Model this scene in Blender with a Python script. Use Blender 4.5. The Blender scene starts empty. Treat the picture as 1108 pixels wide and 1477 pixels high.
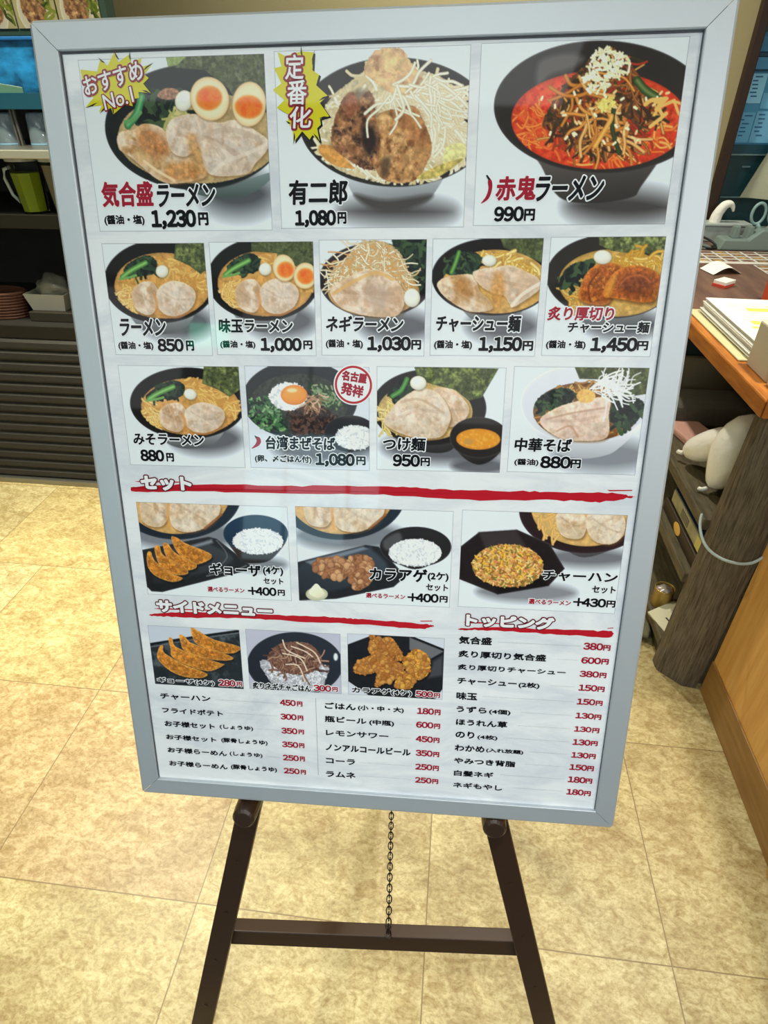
import bpy, bmesh, math, random
import numpy as np
from mathutils import Vector, Matrix

random.seed(7)
SC = bpy.context.scene
COL = bpy.context.collection

# ------------------------------------------------------------------ camera
cam_data = bpy.data.cameras.new('camera')
cam = bpy.data.objects.new('camera', cam_data)
COL.objects.link(cam)
cam_data.sensor_fit = 'VERTICAL'
cam_data.sensor_height = 36.0
cam_data.lens = 873.4 / 1477 * 36.0
cam_data.clip_start = 0.02
# rows: right, down and forward of the lens in the room (x across, y into the shop, z up)
RIGHT = Vector((0.993112, 0.117163, -0.000705))
DOWN = Vector((0.066073, -0.565004, -0.822438))
FWD = Vector((-0.096758, 0.816727, -0.568854))
cam.matrix_world = Matrix((
    (RIGHT.x, -DOWN.x, -FWD.x, 0.0),
    (RIGHT.y, -DOWN.y, -FWD.y, 0.0),
    (RIGHT.z, -DOWN.z, -FWD.z, 1.33),
    (0, 0, 0, 1)))
SC.camera = cam

# ------------------------------------------------------------------ light
world = bpy.data.worlds.new('room_light')
SC.world = world
world.use_nodes = True
bg = world.node_tree.nodes['Background']
bg.inputs[0].default_value = (0.86, 0.95, 1.0, 1)
bg.inputs[1].default_value = 0.05


def lamp(name, loc, power, size, color=(0.94, 1.0, 0.98), aim=None, spread=180):
    d = bpy.data.lights.new(name, 'AREA')
    d.shape = 'DISK'
    d.size = size
    d.energy = power
    d.color = color
    d.spread = math.radians(spread)
    o = bpy.data.objects.new(name, d)
    COL.objects.link(o)
    o.location = loc
    v = Vector(aim) - Vector(loc) if aim else Vector((0, 0, -1))
    o.rotation_euler = v.to_track_quat('-Z', 'Y').to_euler()
    return o


lamp('ceiling_and_fill_lamp', (-1.35, 1.55, 2.56), 27, 0.22, (1.0, 0.95, 0.70), spread=100)
lamp('ceiling_and_fill_lamp', (-1.10, 1.20, 2.56), 7, 0.20, (1.0, 0.95, 0.72), spread=75)
lamp('ceiling_and_fill_lamp', (0.95, 1.30, 2.56), 15, 0.16, (1.0, 0.95, 0.80), spread=120)  # fill lamp added to brighten the right-hand floor and desk
lamp('ceiling_and_fill_lamp', (0.05, 2.45, 2.56), 34, 0.09, (1.0, 0.95, 0.80))
lamp('ceiling_and_fill_lamp', (1.90, -1.9, 2.56), 48, 0.07, (0.97, 0.99, 1.0))
lamp('ceiling_and_fill_lamp', (0.0, -0.10, 2.56), 1.5, 0.05, (0.97, 1.0, 0.98), aim=(0.05, 0.30, 0.0), spread=55)
panel = lamp('overhead_fill_panel', (-0.70, -1.00, 2.56), 15, 2.3, (0.94, 1.0, 0.99))  # fill panel added overhead to brighten the frame's top rail
panel.data.shape = 'RECTANGLE'
panel.data.size_y = 0.55

SC.view_settings.view_transform = 'Standard'
SC.view_settings.look = 'None'
SC.view_settings.gamma = 1.0
SC.view_settings.use_curve_mapping = False
SC.view_settings.exposure = 0.0


# ------------------------------------------------------------------ helpers
def lin(c):
    out = []
    for v in c[:3]:
        v = v / 255.0
        out.append(v / 12.92 if v <= 0.04045 else ((v + 0.055) / 1.055) ** 2.4)
    return (*out, 1.0)


def mat(name, rgb, rough=0.5, metal=0.0, spec=0.5, coat=0.0, trans=0.0, ior=1.45, bump=None, vary=None):
    m = bpy.data.materials.new(name)
    m.use_nodes = True
    nt = m.node_tree
    b = nt.nodes['Principled BSDF']
    b.inputs['Base Color'].default_value = lin(rgb)
    b.inputs['Roughness'].default_value = rough
    b.inputs['Metallic'].default_value = metal
    b.inputs['Specular IOR Level'].default_value = spec
    b.inputs['Coat Weight'].default_value = coat
    b.inputs['Coat Roughness'].default_value = 0.04
    b.inputs['Transmission Weight'].default_value = trans
    b.inputs['IOR'].default_value = ior
    tc = nt.nodes.new('ShaderNodeTexCoord')
    if vary:                                   # (second colour, scale, stretch)
        mp = nt.nodes.new('ShaderNodeMapping')
        mp.inputs['Scale'].default_value = vary[2]
        nz = nt.nodes.new('ShaderNodeTexNoise')
        nz.inputs['Scale'].default_value = vary[1]
        nz.inputs['Detail'].default_value = 6
        nz.inputs['Roughness'].default_value = 0.62
        rp = nt.nodes.new('ShaderNodeValToRGB')
        rp.color_ramp.elements[0].position = 0.36
        rp.color_ramp.elements[1].position = 0.66
        rp.color_ramp.elements[0].color = lin(rgb)
        rp.color_ramp.elements[1].color = lin(vary[0])
        nt.links.new(tc.outputs['Object'], mp.inputs['Vector'])
        nt.links.new(mp.outputs[0], nz.inputs['Vector'])
        nt.links.new(nz.outputs[0], rp.inputs[0])
        nt.links.new(rp.outputs[0], b.inputs['Base Color'])
    if bump:                                   # (scale, strength)
        n2 = nt.nodes.new('ShaderNodeTexNoise')
        n2.inputs['Scale'].default_value = bump[0]
        n2.inputs['Detail'].default_value = 4
        bp = nt.nodes.new('ShaderNodeBump')
        bp.inputs['Strength'].default_value = bump[1]
        bp.inputs['Distance'].default_value = 0.01
        nt.links.new(tc.outputs['Object'], n2.inputs['Vector'])
        nt.links.new(n2.outputs[0], bp.inputs['Height'])
        nt.links.new(bp.outputs[0], b.inputs['Normal'])
    return m


class MB:
    """collects vertices and faces; build() links them as ONE mesh object"""

    def __init__(self):
        self.v, self.f, self.m = [], [], []

    def add(self, vs, fs, mi=0):
        n = len(self.v)
        self.v += [tuple(p) for p in vs]
        self.f += [tuple(i + n for i in f) for f in fs]
        self.m += [mi] * len(fs)
        return self

    def box(self, x0, x1, y0, y1, z0, z1, mi=0):
        vs = [(x, y, z) for z in (z0, z1) for y in (y0, y1) for x in (x0, x1)]
        return self.add(vs, [(0, 2, 3, 1), (4, 5, 7, 6), (0, 1, 5, 4), (2, 6, 7, 3), (0, 4, 6, 2), (1, 3, 7, 5)], mi)

    def prism(self, pts, axis, a, b, mi=0):
        """polygon pts (2D) extruded along axis from a to b"""
        def put(p, t):
            return {0: (t, p[0], p[1]), 1: (p[0], t, p[1]), 2: (p[0], p[1], t)}[axis]
        n = len(pts)
        vs = [put(p, a) for p in pts] + [put(p, b) for p in pts]
        fs = [tuple(range(n))[::-1], tuple(range(n, 2 * n))]
        fs += [(i, (i + 1) % n, n + (i + 1) % n, n + i) for i in range(n)]
        return self.add(vs, fs, mi)

    def bar(self, p, q, w, d, side, mi=0):
        """square bar from p to q, w wide along side, d deep"""
        p, q = Vector(p), Vector(q)
        t = (q - p).normalized()
        s = Vector(side)
        s = (s - t * s.dot(t)).normalized()
        u = t.cross(s)
        vs = []
        for c in (p, q):
            for a, b in ((-1, -1), (1, -1), (1, 1), (-1, 1)):
                vs.append(c + s * (a * w / 2) + u * (b * d / 2))
        return self.add(vs, [(3, 2, 1, 0), (4, 5, 6, 7), (0, 1, 5, 4), (1, 2, 6, 5), (2, 3, 7, 6), (3, 0, 4, 7)], mi)

    def tube(self, pts, r, n=10, caps=True, mi=0, closed=False):
        pts = [Vector(p) for p in pts]
        rr = r if isinstance(r, (list, tuple)) else [r] * len(pts)
        ref = Vector((0.123, 0.31, 0.94)).normalized()
        rings = []
        N = len(pts)
        for i, p in enumerate(pts):
            a = pts[(i - 1) % N] if (closed or i > 0) else p
            b = pts[(i + 1) % N] if (closed or i < N - 1) else p
            t = (b - a).normalized()
            s = t.cross(ref)
            if s.length < 1e-3:
                s = t.cross(Vector((1, 0, 0)))
            s.normalize()
            u = s.cross(t)
            rings.append([p + (s * math.cos(2 * math.pi * k / n) + u * math.sin(2 * math.pi * k / n)) * rr[i] for k in range(n)])
        vs = [v for ring in rings for v in ring]
        fs = []
        for i in range(N if closed else N - 1):
            j = (i + 1) % N
            for k in range(n):
                fs.append((i * n + k, i * n + (k + 1) % n, j * n + (k + 1) % n, j * n + k))
        if caps and not closed:
            fs.append(tuple(range(n))[::-1])
            fs.append(tuple((N - 1) * n + k for k in range(n)))
        return self.add(vs, fs, mi)

    def lathe(self, prof, c=(0, 0, 0), n=28, mi=0):
        vs, fs = [], []
        for r, zz in prof:
            for k in range(n):
                a = 2 * math.pi * k / n
                vs.append((c[0] + r * math.cos(a), c[1] + r * math.sin(a), c[2] + zz))
        for i in range(len(prof) - 1):
            for k in range(n):
                fs.append((i * n + k, i * n + (k + 1) % n, (i + 1) * n + (k + 1) % n, (i + 1) * n + k))
        return self.add(vs, fs, mi)

    def build(self, name, mats, parent=None, bevel=0.0, smooth=False, subdiv=0, seg=2):
        me = bpy.data.meshes.new(name)
        me.from_pydata(self.v, [], self.f)
        ms = mats if isinstance(mats, (list, tuple)) else [mats]
        for m_ in ms:
            me.materials.append(m_)
        me.polygons.foreach_set('material_index', self.m)
        if bevel > 0 or subdiv:
            bm = bmesh.new()
            bm.from_mesh(me)
            bmesh.ops.recalc_face_normals(bm, faces=bm.faces)
            if bevel > 0:
                es = [e for e in bm.edges if len(e.link_faces) == 2 and e.calc_face_angle(0) > 0.5]
                bmesh.ops.bevel(bm, geom=es, offset=bevel, segments=seg, profile=0.5, affect='EDGES', clamp_overlap=True)
            bm.to_mesh(me)
            bm.free()
        if smooth:
            me.polygons.foreach_set('use_smooth', [True] * len(me.polygons))
        me.update()
        o = bpy.data.objects.new(name, me)
        COL.objects.link(o)
        if subdiv:
            md = o.modifiers.new('smooth', 'SUBSURF')
            md.levels = md.render_levels = subdiv
        if parent:
            o.parent = parent
        return o


def tag(o, label=None, cat=None, group=None, kind=None):
    if label: o['label'] = label
    if cat: o['category'] = cat
    if group: o['group'] = group
    if kind: o['kind'] = kind
    return o


def empty(name, loc=(0, 0, 0), label=None, cat=None, group=None):
    o = bpy.data.objects.new(name, None)
    o.empty_display_size = 0.05
    COL.objects.link(o)
    o.location = loc
    return tag(o, label, cat, group)


def rebase(o, root):
    """parent a mesh built in room coordinates to a thing's Empty"""
    off = root.location
    for v in o.data.vertices:
        v.co -= off
    o.parent = root
    return o


# ------------------------------------------------------------------ room shell
def floor_material():
    m = bpy.data.materials.new('stone_tile')
    m.use_nodes = True
    nt = m.node_tree
    N, L = nt.nodes, nt.links
    b = N['Principled BSDF']
    tc = N.new('ShaderNodeTexCoord')
    sx = N.new('ShaderNodeSeparateXYZ')
    L.new(tc.outputs['Object'], sx.inputs[0])

    def math_(op, a, b_=None):
        n = N.new('ShaderNodeMath')
        n.operation = op
        for i, v in enumerate((a, b_)):
            if v is None: continue
            if isinstance(v, (int, float)): n.inputs[i].default_value = v
            else: L.new(v, n.inputs[i])
        return n.outputs[0]
    cells, seams = [], []
    stag = math_('ADD', sx.outputs[0], math_('MULTIPLY', math_('GREATER_THAN', sx.outputs[1], 1.4545), 0.2284))
    for out, o0, pitch in ((stag, -1.3502, 0.4568), (sx.outputs[1], 0.5025, 0.476)):
        t = math_('DIVIDE', math_('SUBTRACT', out, o0), pitch)
        cells.append(math_('FLOOR', t))
        fr = math_('FRACT', t)
        d = math_('MINIMUM', fr, math_('SUBTRACT', 1.0, fr))
        seams.append(math_('MULTIPLY', d, pitch))
    seam = math_('MINIMUM', seams[0], seams[1])
    cb = N.new('ShaderNodeCombineXYZ')
    L.new(cells[0], cb.inputs[0])
    L.new(cells[1], cb.inputs[1])
    wn = N.new('ShaderNodeTexWhiteNoise')
    wn.noise_dimensions = '3D'
    L.new(cb.outputs[0], wn.inputs['Vector'])
    # each tile has its own patch of the stone pattern
    off = N.new('ShaderNodeVectorMath')
    off.operation = 'MULTIPLY_ADD'
    off.inputs[1].default_value = (9.0, 9.0, 9.0)
    L.new(wn.outputs['Color'], off.inputs[0])
    L.new(tc.outputs['Object'], off.inputs[2])

    def noise(scale, detail, rough, stretch, rot, dist=0.0):
        mp = N.new('ShaderNodeMapping')
        mp.inputs['Scale'].default_value = stretch
        mp.inputs['Rotation'].default_value = (0, 0, rot)
        L.new(off.outputs[0], mp.inputs[0])
        n = N.new('ShaderNodeTexNoise')
        n.inputs['Scale'].default_value = scale
        n.inputs['Detail'].default_value = detail
        n.inputs['Roughness'].default_value = rough
        n.inputs['Distortion'].default_value = dist
        L.new(mp.outputs[0], n.inputs['Vector'])
        return n.outputs[0]
    big = noise(6.0, 5, 0.6, (1, 1.7, 1), 0.7, 0.2)
    mid = noise(26.0, 5, 0.7, (1, 1.5, 1), 0.9, 1.2)
    fine = noise(110.0, 5, 0.75, (1, 1.4, 1), 0.5, 0.4)
    r1 = N.new('ShaderNodeValToRGB')
    e = r1.color_ramp.elements
    e[0].position, e[0].color = 0.36, lin((186, 173, 142))
    e[1].position, e[1].color = 0.62, lin((209, 200, 170))
    L.new(big, r1.inputs[0])

    def layer(src, p0, p1, col, fac, below):
        r = N.new('ShaderNodeValToRGB')
        e = r.color_ramp.elements
        e[0].position, e[0].color = p0, lin(col)
        e[1].position, e[1].color = p1, (1, 1, 1, 1)
        L.new(src, r.inputs[0])
        m_ = N.new('ShaderNodeMixRGB')
        m_.blend_type = 'MULTIPLY'
        m_.inputs[0].default_value = fac
        L.new(below, m_.inputs[1])
        L.new(r.outputs[0], m_.inputs[2])
        return m_.outputs[0]
    col = layer(mid, 0.36, 0.60, (204, 188, 158), 0.85, r1.outputs[0])
    col = layer(fine, 0.36, 0.56, (198, 180, 146), 0.7, col)
    # a yellower, pinker or paler batch per tile
    r3 = N.new('ShaderNodeValToRGB')
    r3.color_ramp.interpolation = 'CONSTANT'
    e = r3.color_ramp.elements
    e[0].position, e[0].color = 0.0, lin((255, 250, 226))
    e[1].position, e[1].color = 0.45, lin((250, 236, 220))
    k = e.new(0.72)
    k.color = lin((255, 255, 240))
    L.new(wn.outputs['Value'], r3.inputs[0])
    m2 = N.new('ShaderNodeMixRGB')
    m2.blend_type = 'MULTIPLY'
    m2.inputs[0].default_value = 1.0
    L.new(col, m2.inputs[1])
    L.new(r3.outputs[0], m2.inputs[2])
    sm = math_('LESS_THAN', seam, 0.0013)
    m3 = N.new('ShaderNodeMixRGB')
    m3.inputs[2].default_value = lin((120, 98, 66))
    L.new(math_('MULTIPLY', sm, 0.85), m3.inputs[0])
    L.new(m2.outputs[0], m3.inputs[1])
    L.new(m3.outputs[0], b.inputs['Base Color'])
    b.inputs['Roughness'].default_value = 0.42
    b.inputs['Specular IOR Level'].default_value = 0.4
    return m


def structure(mb, name, m, **k):
    return tag(mb.build(name, m, **k), kind='structure')


structure(MB().box(-3.2, 2.6, -3.5, 3.3, -0.05, 0.0), 'floor', floor_material())
m_beige = mat('beige_wall_paint', (158, 148, 112), 0.8, bump=(160, 0.08))
m_brown = mat('dark_wall_panel', (52, 46, 44), 0.7)
structure(MB().box(-3.2, 2.6, 3.2, 3.3, 0, 2.6), 'wall_back', m_beige)
structure(MB().box(-3.3, -3.2, -3.5, 3.3, 0, 2.6), 'wall_left', m_beige)
structure(MB().box(2.6, 2.7, -3.5, 3.3, 0, 2.6), 'wall_right', m_beige)
structure(MB().box(-3.3, 2.7, -3.6, -3.5, 0, 2.6), 'wall_front', m_brown)
structure(MB().box(-3.3, 2.7, -3.6, 3.3, 2.6, 2.7), 'ceiling', mat('white_ceiling', (222, 232, 230), 0.8))


def glow_material(name, col, power):
    m = bpy.data.materials.new(name)
    m.use_nodes = True
    m.node_tree.nodes['Principled BSDF'].inputs['Emission Color'].default_value = (*col, 1)
    m.node_tree.nodes['Principled BSDF'].inputs['Emission Strength'].default_value = power
    return m


m_fill = glow_material('fill_glow', (0.96, 0.96, 1.0), 1.6)
for n_, panes in ((1, ((-2.8, -1.98), (-1.50, -0.96), (-0.92, -0.02), (0.02, 0.92), (0.96, 2.0))),):
    mb = MB()
    for x0, x1 in panes:
        mb.box(x0, x1, -3.5, -3.48, 1.55, 2.5)
    structure(mb, 'fill_window', m_fill)  # unseen glowing panes, added to brighten the poster from the front
mb = MB()
for x0, x1, z0, z1 in ((-1.42, -1.12, 0.95, 1.40), (-1.08, -0.62, 0.55, 1.40), (-0.58, -0.36, 0.75, 1.30), (-1.42, -1.12, 0.40, 0.91)):
    mb.box(x0, x1, -3.5, -3.48, z0, z1)
structure(mb, 'window_2', glow_material('cyan_glass', (0.50, 0.86, 1.0), 5.0))
structure(MB().box(-1.92, -1.60, -3.5, -3.48, 2.06, 2.24), 'unseen_exit_sign', glow_material('green_sign_glow', (0.05, 1.0, 0.55), 9.0))  # unseen green exit sign behind the camera, gives the sheet its green reflection
structure(MB().box(-1.9, 1.6, -2.8, 0.12, 0.0, 0.006), 'unseen_floor_sheet', mat('charcoal_sheet', (58, 64, 74), 0.9))  # unseen dark sheet, added so the lower frame reflects less light
structure(MB().box(0.80, 1.0, 2.93, 3.2, 0, 2.6), 'wall_pillar', m_beige)
m_trim = mat('dark_brown_trim', (46, 28, 18), 0.5)
structure(MB().box(1.0, 1.035, 2.90, 3.2, 0.84, 2.6), 'trim_1', m_trim, bevel=0.003)

# ------------------------------------------------------------------ printed pictures: a small painter
RNG = np.random.default_rng(11)
LAT = [RNG.random((64, 64)).astype(np.float32) for _ in range(6)]


def vnoise(x, y, k):
    a = LAT[k % 6]
    xi, yi = np.floor(x).astype(int), np.floor(y).astype(int)
    fx, fy = x - xi, y - yi
    fx, fy = fx * fx * (3 - 2 * fx), fy * fy * (3 - 2 * fy)
    g = lambda i, j: a[(yi + j) % 64, (xi + i) % 64]
    return (g(0, 0) * (1 - fx) + g(1, 0) * fx) * (1 - fy) + (g(0, 1) * (1 - fx) + g(1, 1) * fx) * fy


def fbm(x, y, k, octs=4):
    s, a, t = 0, 1.0, 0
    for o in range(octs):
        s = s + a * vnoise(x * 2 ** o + 7.3 * k, y * 2 ** o + 3.1 * k, k + o)
        t += a
        a *= 0.6
    return s / t


def catmull(pts, closed, step=6):
    p = np.array(pts, float)
    n = len(p)
    out = []
    for i in range(n if closed else n - 1):
        if closed:
            a, b, c, d = p[(i - 1) % n], p[i], p[(i + 1) % n], p[(i + 2) % n]
        else:
            a, b, c, d = p[max(i - 1, 0)], p[i], p[i + 1], p[min(i + 2, n - 1)]
        for t in np.linspace(0, 1, step, endpoint=False):
            out.append(0.5 * (2 * b + (c - a) * t + (2 * a - 5 * b + 4 * c - d) * t * t + (3 * b - a - 3 * c + d) * t ** 3))
    if not closed:
        out.append(p[-1])
    return np.array(out)


def ell(cx, cy, rx, ry, rot=0, n=40):
    a = np.linspace(0, 2 * np.pi, n, endpoint=False)
    c, s = math.cos(math.radians(rot)), math.sin(math.radians(rot))
    x, y = rx * np.cos(a), ry * np.sin(a)
    return np.stack([cx + x * c - y * s, cy + x * s + y * c], 1)


def homography(src, dst):
    A = []
    for (x, y), (u, v) in zip(src, dst):
        A += [[x, y, 1, 0, 0, 0, -u * x, -u * y, -u], [0, 0, 0, x, y, 1, -v * x, -v * y, -v]]
    return np.linalg.svd(np.array(A, float))[2][-1].reshape(3, 3)


class Art:
    """one picture: a fine grid of ink colours. rect in mm on the sheet; quad = the sketch units its shapes are given in"""

    def __init__(self, rect, quad, bgc=(224, 229, 237), cell=0.65):
        x0, y0, x1, y1 = rect
        self.rect = rect
        self.nx, self.ny = int((x1 - x0) / cell) + 1, int((y1 - y0) / cell) + 1
        self.s = (x1 - x0) / (self.nx - 1), (y1 - y0) / (self.ny - 1)
        self.H = homography(quad, [(0, 0), (x1 - x0, 0), (x1 - x0, y1 - y0), (0, y1 - y0)])
        self.Y, self.X = np.mgrid[0:self.ny, 0:self.nx].astype(np.float32)
        self.X = self.X * self.s[0]
        self.Y = self.Y * self.s[1]
        self.im = np.empty((self.ny, self.nx, 3), np.float32)
        self.im[:] = bgc
        self.k = 0
        self.M = None
        q = np.array(quad, float)
        self.unit = (x1 - x0) / abs(q[1, 0] - q[0, 0])

    def mask(self, pts=None):
        """later marks stay inside pts (None: no limit)"""
        if pts is None:
            self.M = None
            return
        d, ins = self.dist(self.X, self.Y, self.mp(catmull(pts, True)), True)
        self.M = np.clip(0.5 - np.where(ins, -d, d) / 1.2, 0, 1)

    def mp(self, pts):
        p = np.array(pts, float)
        q = np.c_[p, np.ones(len(p))] @ self.H.T
        return q[:, :2] / q[:, 2:]

    def win(self, P, pad):
        a, b = P.min(0) - pad, P.max(0) + pad
        i0, i1 = max(0, int(a[0] / self.s[0])), min(self.nx, int(b[0] / self.s[0]) + 2)
        j0, j1 = max(0, int(a[1] / self.s[1])), min(self.ny, int(b[1] / self.s[1]) + 2)
        if i0 >= i1 or j0 >= j1: return None
        return slice(j0, j1), slice(i0, i1)

    @staticmethod
    def dist(x, y, P, closed):
        d = np.full(x.shape, 1e9, np.float32)
        ins = np.zeros(x.shape, bool)
        n = len(P)
        for i in range(n if closed else n - 1):
            (ax, ay), (bx, by) = P[i], P[(i + 1) % n]
            ex, ey = bx - ax, by - ay
            t = np.clip(((x - ax) * ex + (y - ay) * ey) / (ex * ex + ey * ey + 1e-9), 0, 1)
            d = np.minimum(d, (x - ax - t * ex) ** 2 + (y - ay - t * ey) ** 2)
            if closed and ay != by:
                c = (ay > y) != (by > y)
                ins ^= c & (x < (bx - ax) * (y - ay) / (by - ay) + ax)
        return np.sqrt(d), ins

    def poly(self, pts, col, soft=0.7, smooth=True, tex=0.0, ts=3.0, blot=None, rim=None, lit=None, a=1.0, rough=0.0):
        """blot = [(colour, size mm, threshold, strength)...]; rim = (colour, width mm, strength); lit = (dx, dy, amount)"""
        P = self.mp(catmull(pts, True) if smooth else pts)
        w = self.win(P, soft + 1 + rough)
        if w is None: return
        self.k += 1
        x, y = self.X[w], self.Y[w]
        d, ins = self.dist(x, y, P, True)
        sd = np.where(ins, -d, d)
        if rough:
            sd = sd + (fbm(x / 1.6, y / 1.6, self.k) - 0.5) * 2 * rough
        al = np.clip(0.5 - sd / soft, 0, 1)
        c = np.empty(x.shape + (3,), np.float32)
        c[:] = col
        for b in (blot or []):
            t = np.clip((fbm(x / b[1], y / b[1], self.k + int(b[1] * 10)) - b[2]) / 0.2 + 0.3, 0, 1) * b[3]
            c += (np.array(b[0], np.float32) - c) * t[..., None]
        if tex:
            c *= 1 + tex * (fbm(x / ts, y / ts, self.k + 2) - 0.5)[..., None] * 2
        if rim:
            t = np.exp(-np.maximum(-sd, 0) / rim[1]) * rim[2]
            c += (np.array(rim[0], np.float32) - c) * t[..., None]
        if lit:
            m, h = P.mean(0), (P.max(0) - P.min(0)) / 2 + 1e-6
            c *= 1 + lit[2] * np.clip((x - m[0]) / h[0] * lit[0] + (y - m[1]) / h[1] * lit[1], -1.2, 1.2)[..., None]
        al = al * a if self.M is None else al * a * self.M[w]
        self.im[w] += (c - self.im[w]) * al[..., None]

    def line(self, pts, w_, col, hi=None, a=1.0, smooth=True, edge=None):
        """a strand w_ sketch units wide; hi = colour along its middle, edge = colour along its sides"""
        P = self.mp(catmull(pts, False, 5) if smooth and len(pts) > 2 else pts)
        r = w_ * self.unit / 2
        w = self.win(P, r + 1)
        if w is None: return
        x, y = self.X[w], self.Y[w]
        d, _ = self.dist(x, y, P, False)
        al = np.clip(0.5 - (d - r) / 0.7, 0, 1) * a * min(1, r / 0.3)
        c = np.empty(x.shape + (3,), np.float32)
        c[:] = col
        if edge is not None:
            c += (np.array(edge, np.float32) - c) * np.clip((d / r) ** 2, 0, 1)[..., None] * 0.8
        if hi is not None:
            c += (np.array(hi, np.float32) - c) * np.clip(1 - d / (0.6 * r), 0, 1)[..., None]
        if self.M is not None: al = al * self.M[w]
        self.im[w] += (c - self.im[w]) * al[..., None]

    def spots(self, pts, n):
        P = np.array(pts, float)
        a, b = P.min(0), P.max(0)
        out = []
        while len(out) < n:
            q = a + RNG.random((n * 2, 2)) * (b - a)
            _, ins = self.dist(q[:, 0], q[:, 1], P, True)
            out += list(q[ins])
        return out[:n]

    def strands(self, pts, n, length, w_, cols, ang=None, bend=0.9, hi=None, edge=None):
        for p in self.spots(pts, n):
            t = RNG.uniform(0, math.pi) if ang is None else math.radians(RNG.normal(*ang))
            l = length * RNG.uniform(0.6, 1.3)
            q = [p]
            for _ in range(3):
                t += RNG.normal(0, bend * 0.6)
                q.append(q[-1] + np.array([math.cos(t), math.sin(t)]) * l / 3)
            self.line(q, w_ * RNG.uniform(0.7, 1.2), cols[RNG.integers(len(cols))], hi=hi, edge=edge)

    def grains(self, pts, n, l, w_, cols):
        for p in self.spots(pts, n):
            t = RNG.uniform(0, math.pi)
            v = np.array([math.cos(t), math.sin(t)]) * l / 2
            self.line([p - v, p + v], w_, cols[RNG.integers(len(cols))])

    def lumps(self, pts, n, r, cols, dark):
        """a heap of small rounded lumps, each with a darker lower edge"""
        for p in sorted(self.spots(pts, n), key=lambda q: q[1]):
            s = r * RNG.uniform(0.6, 1.3)
            self.poly(ell(*p, s, s * RNG.uniform(0.6, 0.9), RNG.uniform(0, 180), 12), cols[RNG.integers(len(cols))], smooth=False, rim=(dark, 0.6, 0.7), lit=(-0.3, -0.6, 0.12))

    def build(self, name, parent, put, m):
        nx, ny = self.nx, self.ny
        x0, y0, _, _ = self.rect
        v = np.empty((ny * nx, 3), np.float32)
        o, ux, uy = put(x0, y0), put(x0 + 1, y0), put(x0, y0 + 1)
        v[:] = np.array(o) + self.X.reshape(-1, 1) * (np.array(ux) - o) + self.Y.reshape(-1, 1) * (np.array(uy) - o)
        i = np.arange(ny * nx).reshape(ny, nx)
        q = np.stack([i[:-1, :-1], i[1:, :-1], i[1:, 1:], i[:-1, 1:]], -1).reshape(-1, 4)
        me = bpy.data.meshes.new(name)
        me.vertices.add(len(v))
        me.vertices.foreach_set('co', v.ravel())
        me.loops.add(q.size)
        me.loops.foreach_set('vertex_index', q.ravel().astype(np.int32))
        me.polygons.add(len(q))
        me.polygons.foreach_set('loop_start', np.arange(0, q.size, 4, dtype=np.int32))
        c = np.clip(self.im / 255.0, 0, 1).reshape(-1, 3)
        c = np.where(c <= 0.04045, c / 12.92, ((c + 0.055) / 1.055) ** 2.4) ** 1.10
        ca = me.color_attributes.new('ink', 'FLOAT_COLOR', 'POINT')
        ca.data.foreach_set('color', np.c_[c, np.ones(len(c))].astype(np.float32).ravel())
        me.materials.append(m)
        me.update(calc_edges=True)
        ob = bpy.data.objects.new(name, me)
        COL.objects.link(ob)
        ob.parent = parent
        return ob


# inks
BLACK, RIM, NORI, LEAF = (29, 26, 27), (104, 104, 106), (86, 94, 62), (36, 50, 44)
PORK, PORKHI, PORKLO, BROTH = (212, 188, 166), (232, 217, 202), (170, 122, 74), (206, 158, 92)
WHITE, NOOD, NOODLO = (236, 234, 226), (232, 198, 124), (196, 146, 74)


def bowl(A, c, r, col=BLACK, rot=0, foot=None, shade=None, footc=(120, 124, 128)):
    if shade is not None:
        A.poly(ell(*shade), (88, 88, 94), soft=16, a=0.85)
    if foot is not None:
        foot = [(x, y - (0.15 * r[1] if y < c[1] + r[1] * 1.08 else 0)) for x, y in foot]
        A.poly(foot, footc, smooth=True, soft=1.2, lit=(0.2, 0.9, -0.35))
    A.poly(ell(c[0], c[1], r[0], r[1], rot), col, lit=(0.3, -0.5, 0.12), rim=(RIM, 0.9, 0.55), tex=0.06, ts=20)
    A.poly(ell(c[0], c[1] - r[1] * 0.02, r[0] * 0.965, r[1] * 0.955, rot), col, lit=(0.3, -0.5, 0.15), tex=0.05, ts=15)


def nori(A, pts, light=(146, 154, 96)):
    A.poly(pts, NORI, smooth=False, tex=0.35, ts=2.2, blot=[(light, 6, 0.52, 0.75), ((58, 66, 42), 3, 0.56, 0.6)], rim=((60, 66, 46), 0.7, 0.5))


def pork(A, pts, base=PORK, roast=0.6, glow=0.0):
    A.poly([(x + 5, y + 7) for x, y in pts], (120, 84, 48), soft=3.0, a=0.6)
    A.poly(pts, base, tex=0.12, ts=5, blot=[(PORKHI, 13, 0.5, 0.8), (PORKLO, 11, 0.60, roast), ((188, 152, 122), 5, 0.60, 0.45)], rim=((226, 200, 166), 1.4, 0.6), lit=(-0.2, -0.5, 0.07), rough=0.4)
    c = np.mean(pts, 0)
    w_ = 0.05 * (np.max(pts, 0) - np.min(pts, 0)).max()
    n = len(pts)
    for k, (f0, f1, off, col, a_) in enumerate(((0.72, 0.66, 0.0, (158, 118, 92), 0.2), (0.70, 0.64, 0.9, (240, 226, 212), 0.3), (0.45, 0.75, -2.2, (170, 130, 100), 0.15))):
        p, q = np.array(pts[k]), np.array(pts[(k + n // 2) % n])
        o = np.array([0, off * w_])
        A.line([c + (p - c) * f0 + o, c + o + RNG.normal(0, w_ * 0.8, 2), c + (q - c) * f1 + o], w_, col, a=a_)


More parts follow.
